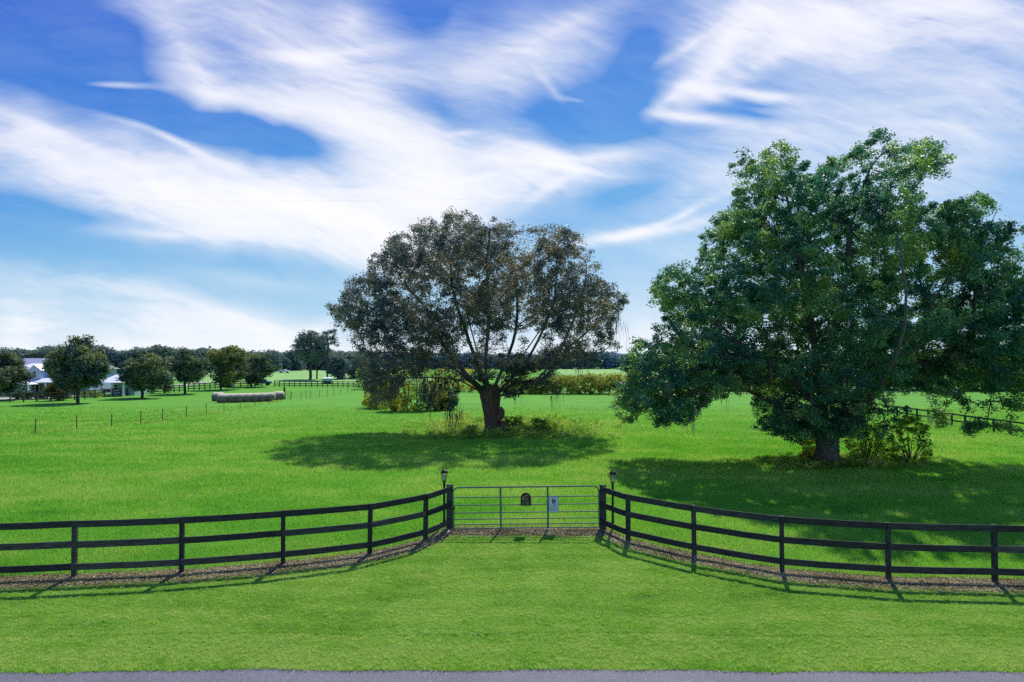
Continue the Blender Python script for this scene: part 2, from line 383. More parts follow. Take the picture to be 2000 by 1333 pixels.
def vnoise(x, y, s, seed):
    """cheap value noise"""
    r = np.random.default_rng(seed).random((64, 64)); xi = (x*s) % 64; yi = (y*s) % 64
    i = xi.astype(int); j = yi.astype(int); fx = xi-i; fy = yi-j; fx = fx*fx*(3-2*fx); fy = fy*fy*(3-2*fy)
    i1 = (i+1) % 64; j1 = (j+1) % 64
    return (r[i, j]*(1-fx)+r[i1, j]*fx)*(1-fy)+(r[i, j1]*(1-fx)+r[i1, j1]*fx)*fy
def in_view(n, d0, d1, power=1.6, margin=1.0):
    """points spread over the visible wedge, density falling with distance"""
    t = rng.random(n); e = 2-power
    d = (d0**e+t*(d1**e-d0**e))**(1/e); x = rng.uniform(-.80, .80, n)*d*margin
    return x, d
# pasture grass beyond the fence
x, d = in_view(1300000, 15.5, 80, 2.15)
keep = d > fence_y(x)+.10+.12*vnoise(x, d, 2.5, 3)
x, d = x[keep], d[keep]; keep = rng.random(len(x)) < np.clip((80-d)/40, 0, 1); x, d = x[keep], d[keep]
pn = vnoise(x, d*1.4, .55, 7)*.6+vnoise(x, d*1.5, .13, 9)*.5
h = np.clip(.05+.19*pn*rng.random(len(x)), .04, .3)*(1+.006*(d-20)); w = .010+.0011*(d-15)
near = np.exp(-np.maximum(d-fence_y(x), 0)/.5); h *= 1+.35*near
tag(blades('meadow_grass', x, d, h, w, M_BLADE, np.clip(.10+pn*.5+.5*(vnoise(x, d*3.5, .16, 11)-.5)+.35*(vnoise(x, d*2.5, .7, 13)-.5)+.30*(rng.random(len(x)) < .04)+rng.random(len(x))*.4, 0, 1)), 'bright green pasture grass growing beyond the board fence', 'grass', kind='stuff')
# mown verge
n = 1500000
x = rng.uniform(-14.5, 14.5, n); y = rng.uniform(12.0, 21.2, n)
mn = vnoise(x, y, 3.0, 21)
keep = (y > ry_(x)+.01*rng.standard_normal(n)-.03) & (y < fence_y(x)-.68+.46*mn+.15*rng.standard_normal(n)) & (np.abs(x) < .8*y)
gate_zone = (x > GL.x-.3) & (x < GR.x+.3)
keep &= ~(gate_zone & (y > GY-.58+.35*mn-0.5*((np.abs(x-.26)/2.4)**4)))
x, y = x[keep], y[keep]; e = y-ry_(x)
rows = np.where(e < 1.36+.05*np.sin(x*.7), 1.0, .25)-.25*np.exp(-((e-.0)/.25)**2)+.25*np.sin(e*3.1+vnoise(x, y, .3, 4)*2)
pt = vnoise(x, y*2.2, .9, 31)*.4+vnoise(x, y, 4.0, 33)*.3+vnoise(x, y*3, .35, 35)*.3
tf = vnoise(x, y, 13.0, 37)*.6+vnoise(x+7, y, 23.0, 39)*.4
h = (.015+.030*rng.random(len(x))+.10*np.clip(tf-.45, 0, 1)+.05*np.exp(-e/.13)+.012*rows); w = .008+.006*rng.random(len(x))
keep = rng.random(len(x)) < .35+1.2*np.clip(tf-.2, 0, 1)
x, y, h, w, e, rows, pt, tf = (q[keep] for q in (x, y, h, w, e, rows, pt, tf))
line = np.exp(-((e-1.36-.05*np.sin(x*.7))/.035)**2)*.75
tag(blades('mown_grass', x, y, h, w, M_MOWN, np.clip(.50*rows+.8*(pt-.5)+1.3*(tf-.5)+.14+.40*rng.random(len(x))+.13*np.sin(e*8.5+vnoise(x, y, .25, 5)*5)-line-.3*np.exp(-(e/.16)**2), 0, 1), lean=.9), 'short mown grass on the roadside verge', 'grass', kind='stuff')

# bark chips and dead straw lying on the bare strip under the fence
n = 90000; i = rng.integers(0, len(FL)-1, n); t = rng.random(n)
fx = np.array([p.x for p in FL]); fy = np.array([p.y for p in FL])
x = fx[i]+(fx[i+1]-fx[i])*t; y = fy[i]+(fy[i+1]-fy[i])*t-.22+rng.normal(0, .24, n); ok = y < fence_y(x)+.35; x, y = x[ok], y[ok]; n = len(x)
a = rng.uniform(0, 6.28, n); l = rng.uniform(.02, .09, n); w = rng.uniform(.005, .02, n); z = gz(y)+.018+rng.random(n)*.03
d = np.stack([np.cos(a), np.sin(a), rng.normal(0, .25, n)], -1)*l[:, None]/2; s_ = np.stack([-np.sin(a), np.cos(a), rng.normal(0, .4, n)], -1)*w[:, None]/2
c = np.stack([x, y, z], -1); v = np.stack([c-d, c+s_, c+d, c-s_], 1)
M_CHIP = leaf_mat('dead_straw_and_bark', [(.04,.035,.022), (.16,.125,.06), (.36,.30,.16), (.64,.54,.34)], .1, .9, .8, .1)
tag(link('bark_litter', np_mesh('bark_litter', v.reshape(-1, 3), np.arange(4*n).reshape(n, 4), rng.random(n)), M_CHIP), 'loose bark chips and dead straw on the bare strip under the fence', 'mulch', kind='stuff')
# ------------------------------------------------------------------ materials for built things
def simple_mat(name, col, rough=.7, metal=0.0, var=.25, scale=6.0, bump=.2, stretch=(1, 1, 1), spec=.3):
    m, nt = newmat(name)
    tc = N(nt, 'ShaderNodeTexCoord'); mp = N(nt, 'ShaderNodeMapping'); L(nt, tc.outputs['Object'], mp.inputs[0]); mp.inputs['Scale'].default_value = stretch
    no = N(nt, 'ShaderNodeTexNoise', i_Scale=scale, i_Detail=6.0, i_Roughness=.65); L(nt, mp.outputs[0], no.inputs['Vector'])
    lo = tuple(c*(1-var) for c in col); hi = tuple(min(1, c*(1+var)) for c in col)
    c = ramp(nt, no.outputs['Fac'], [(.3, lo), (.7, hi)])
    b = N(nt, 'ShaderNodeBsdfPrincipled', i_Roughness=rough, i_Metallic=metal); b.inputs['Specular IOR Level'].default_value = spec; L(nt, c, b.inputs['Base Color'])
    bu = N(nt, 'ShaderNodeBump', i_Strength=bump, i_Distance=.01); L(nt, no.outputs['Fac'], bu.inputs['Height']); L(nt, bu.outputs[0], b.inputs['Normal'])
    o = N(nt, 'ShaderNodeOutputMaterial'); L(nt, b.outputs[0], o.inputs[0]); return m
M_WOOD = simple_mat('black_stained_wood', (.026, .031, .030), .72, 0, .8, 4.0, .8, (1, 1, 7), .3)
_nt = M_WOOD.node_tree; _b = [n for n in _nt.nodes if n.type == 'BSDF_PRINCIPLED'][0]; _src = _b.inputs['Base Color'].links[0].from_socket
_o = N(_nt, 'ShaderNodeObjectInfo')                 # every board has faded a little differently
L(_nt, mixc(_nt, 1.0, _src, ramp(_nt, _o.outputs['Random'], [(0, (.65, .65, .68)), (.7, (1.15, 1.15, 1.1)), (1, (2.1, 1.95, 1.7))]), 'MULTIPLY'), _b.inputs['Base Color'])
M_GALV = simple_mat('green_galvanized_tube', (.07, .14, .11), .6, .05, .15, 9, .05)
M_BLACK = simple_mat('black_cast_metal', (.018, .018, .02), .4, .3, .2)
M_CHAIN = simple_mat('rusty_chain', (.10, .07, .05), .7, .5, .3)
M_SIGNW = simple_mat('pale_sign_face', (.50, .60, .68), .45, 0, .05)
M_SIGNB = simple_mat('blue_grey_sign_border', (.20, .29, .40), .45, 0, .05)
M_INK = simple_mat('dark_ink', (.02, .05, .07), .6, 0, .05)
M_GOLD = simple_mat('gold_ink', (.55, .40, .12), .6, 0, .05)
M_PLAQUE = simple_mat('dark_plaque', (.022, .018, .015), .6, 0, .3)
M_TAN = simple_mat('tan_relief', (.26, .19, .08), .7, 0, .3)
M_TEAL = simple_mat('sage_relief', (.10, .12, .07), .7, 0, .3)
M_STONE = simple_mat('pale_stone', (.75, .74, .72), .8, 0, .15)
M_BULB = simple_mat('frosted_bulb', (.85, .86, .86), .3, 0, .02)
def glass_mat():
    m, nt = newmat('lantern_glass')
    g = N(nt, 'ShaderNodeBsdfGlossy', i_Roughness=.05); t = N(nt, 'ShaderNodeBsdfTransparent'); t.inputs[0].default_value = (.86, .9, .86, 1)
    mx = N(nt, 'ShaderNodeMixShader', i_Fac=.14); L(nt, t.outputs[0], mx.inputs[1]); L(nt, g.outputs[0], mx.inputs[2])
    o = N(nt, 'ShaderNodeOutputMaterial'); L(nt, mx.outputs[0], o.inputs[0]); return m
M_GLASS = glass_mat()

# ------------------------------------------------------------------ the board fence
def board_fence(pts, label, gate_end, tall=None, seed=1):
    r = random.Random(seed); root = empty('board_fence', pts[0], label, 'fence')
    O = Vector(pts[0])
    tops = []
    for i, p in enumerate(pts):
        dist_gate = (p-pts[gate_end]).length; H = 1.35+.11*min(1, dist_gate/5)
        tops.append(H)
        m = MB(); w = .075 if i == gate_end else .056; q = p-O
        a = pts[max(i-1, 0)]; b = pts[min(i+1, len(pts)-1)]; d = (b-a); ang = math.atan2(d.y, d.x)
        tilt = Vector((r.uniform(-.015, .015), r.uniform(-.015, .015), 0))
        m.bar(q+Vector((0, 0, -.15)), q+tilt+Vector((0, 0, H+(-.012 if i != gate_end else .03))), w*2, w*2, (math.cos(ang), math.sin(ang), 0))
        m.build('post', M_WOOD, root, bevel=.006)
    for i in range(len(pts)-1):
        a, b = pts[i]-O, pts[i+1]-O; d = (b-a); n = Vector((d.y, -d.x, 0)).normalized()
        if n.y > 0: n = -n
        for k, (lo, hi) in enumerate(((.105, .212), (.415, .522), (.895, 1.0))):
            lo, hi = (lo*1.3, hi*1.3)
            za, zb = tops[i], tops[i+1]
            fa = {0: .20, 1: .585, 2: .94}[k]
            A = a+n*.080+Vector((0, 0, fa*za+r.uniform(-.006, .006))); B = b+n*.080+Vector((0, 0, fa*zb+r.uniform(-.006, .006)))
            dn = d.normalized(); A -= dn*(.035 if i else .05); B += dn*(-.037 if i < len(pts)-2 else .05)
            m = MB(); nseg = 5; prev = None
            for s in range(nseg):
                t0, t1 = s/nseg, (s+1)/nseg
                P = A.lerp(B, t0)-Vector((0, 0, .010*math.sin(math.pi*t0))); Q = A.lerp(B, t1)-Vector((0, 0, .010*math.sin(math.pi*t1)))
                if s == 0: first = P
            # one bent plank
            vs = []; hw = .019; hh = .083+r.uniform(-.002, .002)
            for s in range(nseg+1):
                t = s/nseg; P = A.lerp(B, t)-Vector((0, 0, .012*math.sin(math.pi*t)*r.uniform(.4, 1)))
                P += n*.004*math.sin(t*9+i)
                for sx, sz in ((-1, -1), (1, -1), (1, 1), (-1, 1)): vs.append(P+n*hw*sx+Vector((0, 0, hh*sz)))
            fs = [(0, 3, 2, 1), tuple(4*nseg+j for j in range(4))]
            for s in range(nseg):
                for j in range(4): fs.append((4*s+j, 4*s+(j+1) % 4, 4*s+4+(j+1) % 4, 4*s+4+j))
            m.add(vs, fs); m.build('rail', M_WOOD, root, bevel=.004)
    return root
board_fence(LP, 'black three-rail board fence curving from the left edge up to the gate', len(LP)-1, seed=3)
board_fence(RP, 'black three-rail board fence curving away to the right from the hinge side of the gate', 0, seed=4)

# ------------------------------------------------------------------ the gate
ga = gpt(886, 1034); gb = gpt(1168, 1031); ga.y = gb.y = GY
W_ = gb.x-ga.x; gate = empty('tube_gate', (ga.x, GY, 0.03), 'green galvanized seven-bar tube gate closed between the two board fences', 'gate')
gate.rotation_euler = (0, -math.atan2(.055, W_), 0)
HT = 1.27; R = .17
def arc(cx, cz, r, a0, a1, n=6): return [(cx+r*math.cos(a0+(a1-a0)*i/n), 0, cz+r*math.sin(a0+(a1-a0)*i/n)) for i in range(n+1)]
m = MB(); m.tube([(0, 0, 0)]+arc(R, HT-R, R, math.pi, math.pi/2)+arc(W_-R, HT-R, R, math.pi/2, 0)+[(W_, 0, 0)], .024, 10); m.build('frame', M_GALV, gate, True)
for z in (.02, .139, .303, .498, .731, .967):
    m = MB(); m.tube([(.02, 0, z), (W_-.02, 0, z)], .017, 8); m.build('bar', M_GALV, gate, True)
for px in (978, 1069):
    x = (px-886)/(1168-886)*W_; m = MB(); m.box((x-.028, -.026, 0.0), (x+.028, .026-.006, HT-.015)); m.build('upright', M_GALV, gate, bevel=.004)
for z in (.14, 1.02):
    m = MB(); m.tube([(W_+.0, 0, z), (W_+.10, .02, z)], .013, 6); m.lathe([(.02, -.03), (.02, .03)], 8, (W_+.01, 0, z)); m.build('hinge', M_CHAIN, gate, True)
m = MB()
for i in range(9):
    a = i*.5; c = Vector((-.03+.14*math.sin(i*.35)*.5, -.03, .70-.012*i)); 
    m.tube([c+Vector((.028*math.cos(t), .006*math.cos(t*2), .018*math.sin(t))) for t in np.linspace(0, 6.28, 9)], .006, 5)
m.tube([(.03, -.03, .66), (.045, -.03, .3), (.04, -.02, .02)], .006, 5)
m.build('latch_chain', M_CHAIN, gate, True)
# arched plaque hanging on the gate
sx = lambda px: (px-886)/(1168-886)*W_
ARCH = gate.matrix_world.copy()
def gate_world(x, y, z):
    a = math.atan2(.055, W_); return Vector((ga.x+x*math.cos(a)-z*math.sin(a), GY+y, .03+x*math.sin(a)+z*math.cos(a)))
pw, ph = .32, .40
pl = empty('arched_plaque', gate_world(sx(1026.7), -.045, .70), 'dark arched plaque with a tan horse relief hanging on the gate', 'plaque')
def arch_pts(w, h, n=14): 
    r = w/2; return [(-r, 0), (r, 0)]+[(r*math.cos(a), h-r+r*math.sin(a)) for a in np.linspace(0, math.pi, n)]
def prism(m, pts, y0, y1):
    n = len(pts); m.add([(x, y0, z) for x, z in pts]+[(x, y1, z) for x, z in pts], [tuple(range(n)), tuple(range(2*n-1, n-1, -1))]+[(i, (i+1) % n, n+(i+1) % n, n+i) for i in range(n)])
m = MB(); prism(m, arch_pts(pw, ph), -.006, .010); m.build('board', M_PLAQUE, pl, bevel=.003)
m = MB(); prism(m, [(-.115, .17), (-.115, .26), (-.08, .29), (-.05, .285), (-.04, .17)], -.012, -.0065)
prism(m, [(-.035, .27), (-.03, .31), (.0, .335), (.05, .335), (.09, .305), (.095, .28), (.05, .30), (.01, .295), (-.01, .265)], -.012, -.0065); m.build('relief', M_TAN, pl)
m = MB(); prism(m, [(-.03, .16), (.0, .25), (.03, .28), (.06, .26), (.05, .24), (.085, .20), (.07, .18), (.045, .19), (.05, .16)], -.011, -.0064); prism(m, [(-.10, .03), (-.10, .15), (-.05, .15), (-.045, .03)], -.010, -.0064); prism(m, [(-.02, .03), (-.02, .14), (.09, .14), (.09, .03)], -.010, -.0064); m.build('silhouette', M_TEAL, pl)
for hxx in (-.08, .08):
    m = MB(); m.tube([(hxx, -.0, .34), (hxx, .03, .30)], .006, 5); m.build('hook', M_CHAIN, pl)
# printed notice
sg = empty('warning_sign', gate_world(sx(1080), -.045, .485), 'pale blue-grey notice with a round dark seal and printed lines wired to the gate', 'sign')
sw, sh = .300, .485
m = MB(); m.box((-sw/2, -.002, 0), (sw/2, .004, sh)); m.build('panel', M_SIGNB, sg, bevel=.002)
m = MB(); m.box((-sw/2+.022, -.005, .022), (sw/2-.022, -.0024, sh-.022)); face = m.build('face', M_SIGNW, sg)
m = MB()
def disc(m, cx, cz, r, y, n=24): prism(m, [(cx+r*math.cos(a), cz+r*math.sin(a)) for a in np.linspace(0, 2*math.pi, n, endpoint=False)], y, y+.002)
disc(m, 0, .345, .066, -.0075); m.build('seal', M_INK, sg)
m = MB(); st = [( (.036 if i % 2 == 0 else .016)*math.sin(i*math.pi/5), .345+(.036 if i % 2 == 0 else .016)*math.cos(i*math.pi/5)) for i in range(10)]; prism(m, st, -.010, -.008); m.build('star', M_GOLD, sg)
for z, x0, x1, h, seed in ((.250, -.075, .095, .016, 1), (.150, -.11, .11, .007, 4), (.130, -.11, .10, .007, 5), (.110, -.11, .11, .007, 6), (.090, -.11, .06, .007, 7), (.055, -.10, .11, .010, 8), (.44, -.10, .10, .009, 9)):
    m = MB(); r = random.Random(seed); x = x0
    while x < x1:
        w = min(r.uniform(.012, .034), x1-x); m.box((x, -.0075, z), (x+w, -.0055, z+h)); x += w+.007
    m.build('text_line', M_INK, sg)
def text_mesh(s, size, name, mat, parent, loc):
    cu = bpy.data.curves.new(name, 'FONT'); cu.body = s; cu.size = size; cu.align_x = 'CENTER'; cu.extrude = .001; cu.offset = .0012
    t = bpy.data.objects.new('tmp', cu); COL.objects.link(t); dg = bpy.context.evaluated_depsgraph_get()
    me = bpy.data.meshes.new_from_object(t.evaluated_get(dg)); bpy.data.objects.remove(t)
    o = link(name, me, mat, parent); o.rotation_euler = (math.pi/2, 0, 0); o.location = loc; return o
text_mesh('NO TRESPASSING', .0275, 'lettering', M_INK, sg, (0, -.0075, .196))

# ------------------------------------------------------------------ lamp posts
def lamp_post(p, h, label, tint):
    root = empty('lamp_post', p, label, 'lamp post', 'lamp posts on both sides of the gate')
    m = MB(); m.lathe([(.045, -.1), (.045, .25), (.036, .28), (.034, h-.60), (.045, h-.585), (.045, h-.55), (.026, h-.53), (.03, h-.50), (.055, h-.47), (.060, h-.45)], 12); m.build('pole', M_BLACK, root, True)
    z0, z1 = h-.45, h-.20
    m = MB(); m.lathe([(.060, z0), (.105, z1-.005)], 6); m.build('pane', M_GLASS, root)
    m = MB(); m.lathe([(.02, z0+.01), (.035, z0+.06), (.035, z0+.15), (.015, z0+.18)], 10); m.build('bulb', M_BULB, root, True)
    m = MB()
    for k in range(6):
        a = k*math.pi/3; m.tube([(.064*math.cos(a), .064*math.sin(a), z0), (.109*math.cos(a), .109*math.sin(a), z1)], .007, 5)
    m.lathe([(.068, z0-.012), (.068, z0+.008)], 6); m.build('cage', M_BLACK, root)
    m = MB(); m.lathe([(.118, z1), (.120, z1+.012), (.098, z1+.055), (.05, z1+.095), (.02, z1+.105), (.012, z1+.125), (.020, z1+.14), (.006, z1+.16), (.003, z1+.21)], 12); m.build('lamp_cap', M_BLACK, root, True)
    return root
lamp_post(gpt(867.5, 1031), 1.90, 'black coach lamp on a pole behind the fence at the left end of the gate', 0)
lamp_post(gpt(1197, 1035), 1.90, 'black coach lamp on a pole behind the fence at the right end of the gate', 0)
p = gpt(876, 1041)
for i, (dx, s, lab) in enumerate(((0, .06, 'larger white stone lying at the foot of the left gate post'), (.07, .035, 'smaller white stone beside the larger one at the left gate post'))):
    bm = bmesh.new(); bmesh.ops.create_icosphere(bm, subdivisions=2, radius=s)
    r = random.Random(i)
    for v in bm.verts: v.co *= r.uniform(.8, 1.15); v.co.z *= .7
    me = bpy.data.meshes.new('stone'); bm.to_mesh(me); bm.free()
    o = link('stone', me, M_STONE, None, True); o.location = p+Vector((dx, dx*.8, s*.5)); tag(o, lab, 'stone')
# ------------------------------------------------------------------ trees
M_BARK = simple_mat('oak_bark', (.11, .095, .085), .9, 0, .5, 5, 1.0, (1, 1, .35))
M_BARKR = simple_mat('old_reddish_bark', (.12, .080, .062), .9, 0, .5, 5, 1.0, (1, 1, .35))
M_MOSS = simple_mat('grey_moss', (.16, .17, .15), .9, 0, .3, 3)
M_MOSSD = simple_mat('dark_moss', (.06, .075, .07), .9, 0, .3, 3)
def noise3(P, s, seed):
    r = np.random.default_rng(seed).random((24, 24, 24)); Q = P*s+50
    i = np.floor(Q).astype(int); f = Q-i; f = f*f*(3-2*f); o = 0
    for a in (0, 1):
        for b in (0, 1):
            for c in (0, 1):
                w = (f[:, 0] if a else 1-f[:, 0])*(f[:, 1] if b else 1-f[:, 1])*(f[:, 2] if c else 1-f[:, 2])
                o = o+w*r[(i[:, 0]+a) % 24, (i[:, 1]+b) % 24, (i[:, 2]+c) % 24]
    return o
def poly_test(poly, X, Z):
    inside = np.zeros(len(X), bool); dist = np.full(len(X), 1e9); n = len(poly)
    for i in range(n):
        x0, z0 = poly[i]; x1, z1 = poly[(i+1) % n]
        c = ((z0 > Z) != (z1 > Z)); 
        with np.errstate(divide='ignore', invalid='ignore'):
            xi = (x1-x0)*(Z-z0)/(z1-z0)+x0
        inside ^= c & (X < xi)
        dx, dz = x1-x0, z1-z0; t = np.clip(((X-x0)*dx+(Z-z0)*dz)/(dx*dx+dz*dz+1e-9), 0, 1)
        dist = np.minimum(dist, np.hypot(X-x0-t*dx, Z-z0-t*dz))
    return inside, dist
def crown_points(poly, n, depth, edge, r, clump=.45, thr=.42, shell=0.0, seed=1, gaps=()):
    """points in the volume whose outline seen along y is the polygon"""
    P = np.array(poly); lo = P.min(0); hi = P.max(0); out = []
    tot = 0
    while tot < n:
        m = n*3
        X = r.uniform(lo[0], hi[0], m); Z = r.uniform(lo[1], hi[1], m); ok, d = poly_test(poly, X, Z)
        e = np.clip(d/edge, 0, 1); D = depth*np.sqrt(np.clip(1-(1-e)**2, 0, 1)); Y = r.uniform(-1, 1, m)
        if shell: Y = np.sign(Y)*np.abs(Y)**(1-shell)
        Q = np.stack([X, Y*D, Z], -1)
        k = ok & (noise3(Q, clump, seed) > thr) & (r.random(m) < .25+.75*D/depth)
        for gx, gz_, gr in gaps: k &= ~((np.hypot(X-gx, Z-gz_) < gr) & (r.random(m) < .85))
        out.append(Q[k]); tot += int(k.sum())
    return np.concatenate(out)[:n]
def grow(pts, seeds, sp, bf):
    """greedy tree through pts: each new point joins the node that gives the shortest way (its length plus bf times the way back to the trunk).
    seeds: node positions, sp: their parents"""
    pos = [np.array(s, float) for s in seeds]; par = list(sp); pl = []
    for i, p in enumerate(sp): pl.append(0 if p < 0 else pl[p]+np.linalg.norm(pos[i]-pos[p])*.55)
    n = len(pts); best = np.full(n, 1e9); bp = np.zeros(n, int); done = np.zeros(n, bool)
    def upd(k):
        d = np.linalg.norm(pts-pos[k], axis=1); c = d+bf*pl[k]; m = c < best; best[m] = c[m]; bp[m] = k
    for k in range(len(pos)):
        if k >= 3: upd(k)
    for _ in range(n):
        c = np.where(done, 1e9, best); i = int(np.argmin(c)); k = bp[i]; done[i] = True
        d = np.linalg.norm(pts[i]-pos[k]); pos.append(pts[i]); par.append(k); pl.append(pl[k]+d); upd(len(pos)-1)
    return np.array(pos), np.array(par)
def branches(pos, par, nseed, r0, rtip, power=.5, smooth=2, rseed=None):
    n = len(pos); cnt = np.ones(n); kids = [[] for _ in range(n)]
    for i in range(n):
        if par[i] >= 0: kids[par[i]].append(i)
    order = list(range(n))
    for i in reversed(order):
        if par[i] >= 0: cnt[par[i]] += cnt[i]
    P = pos.copy()
    for _ in range(smooth):
        Q = P.copy()
        for i in range(nseed, n):
            if kids[i]:
                k = max(kids[i], key=lambda j: cnt[j]); Q[i] = .5*P[i]+.25*(P[par[i]]+P[k])
        P = Q
    r = np.maximum(rtip, r0*(cnt/cnt[0])**power)
    if rseed is not None:
        for i, v in rseed.items(): r[i] = v
    chains = []; stack = [(0, -1)]
    while stack:
        s, pr = stack.pop(); ch = [pr] if pr >= 0 else []; i = s
        while True:
            ch.append(i)
            if not kids[i]: break
            ks = sorted(kids[i], key=lambda j: -cnt[j])
            for j in ks[1:]: stack.append((j, i))
            i = ks[0]
        chains.append(ch)
    return P, r, cnt, chains
def tubes_np(P, r, chains, rmin, jitter, rg):
    m = MB()
    for ch in chains:
        if len(ch) < 2: continue
        rad = [float(r[i]) for i in ch]
        if ch[0] != 0 and len(ch) > 1: rad[0] = min(rad[0], rad[1]*1.15)
        if rad[1] < rmin: continue
        pts = [Vector(P[i]) for i in ch]
        big = rad[min(1, len(rad)-1)]; rad[-1] *= .5
        # wiggle: one extra point per segment
        if big > .04:
            q = cat_rom(pts, 3) if len(pts) > 2 else pts
            rr_ = np.interp(np.linspace(0, 1, len(q)), np.linspace(0, 1, len(rad)), rad).tolist() if len(pts) > 2 else rad
            q = [p+Vector(rg.normal(0, 1, 3))*rr_[k]*.18*(k > 0) for k, p in enumerate(q)]
        else: q, rr_ = pts, rad
        m.tube(q, rr_, 12 if big > .3 else (8 if big > .1 else (5 if big > .03 else 3)), cap=False)
    return m
def leaf_mesh(name, C, T, nper, spread, size, rg, up=.35, flat=.75, aspect=1.7):
    """kite-shaped leaves scattered round the centres C; T tint per centre"""
    n = len(C)*nper; c = np.repeat(C, nper, 0); t = np.repeat(T, nper)
    g = rg.normal(0, 1, (n, 3)); g /= (np.linalg.norm(g, axis=1, keepdims=True)+1e-6); g *= (rg.random((n, 1))**.5)*spread*np.repeat(rg.uniform(.5, 1.3, len(C)), nper)[:, None]
    g[:, 2] *= flat; p = c+g
    d = rg.normal(0, 1, (n, 3)); d[:, 2] *= .6; d /= np.linalg.norm(d, axis=1, keepdims=True)
    nn = rg.normal(0, 1, (n, 3)); nn[:, 2] = np.abs(nn[:, 2])+up; s = np.cross(d, nn); s /= (np.linalg.norm(s, axis=1, keepdims=True)+1e-6)
    L_ = (size*rg.uniform(.6, 1.35, n))[:, None]; w = L_/aspect/2
    v = np.stack([p-d*L_*.5, p+s*w-d*L_*.05, p+d*L_*.5, p-s*w-d*L_*.05], 1)
    return np_mesh(name, v.reshape(-1, 3), np.arange(4*n).reshape(n, 4), np.clip(t+rg.normal(0, .16, n), 0, 1))
def moss_mesh(name, C, nper, length, rg, w=.03):
    m_v = []; m_f = []; b = 0
    for c in C:
        for _ in range(nper):
            l = length*rg.uniform(.25, 1); k = 6; x, y, z = c+rg.normal(0, .14, 3)
            a = rg.uniform(0, 3.14); dx, dy = math.cos(a), math.sin(a); ph = rg.uniform(0, 6)
            for s in range(k):
                t = s/(k-1); ww = w*(1-t*.8)*rg.uniform(.4, 1.2); ox = .05*math.sin(t*5+ph)
                m_v += [(x+dx*ww+ox, y+dy*ww, z-l*t), (x-dx*ww+ox, y-dy*ww, z-l*t)]
            for s in range(k-1): m_f.append((b+2*s, b+2*s+1, b+2*s+3, b+2*s+2))
            b += 2*k
    return np_mesh(name, np.array(m_v), np.array(m_f))

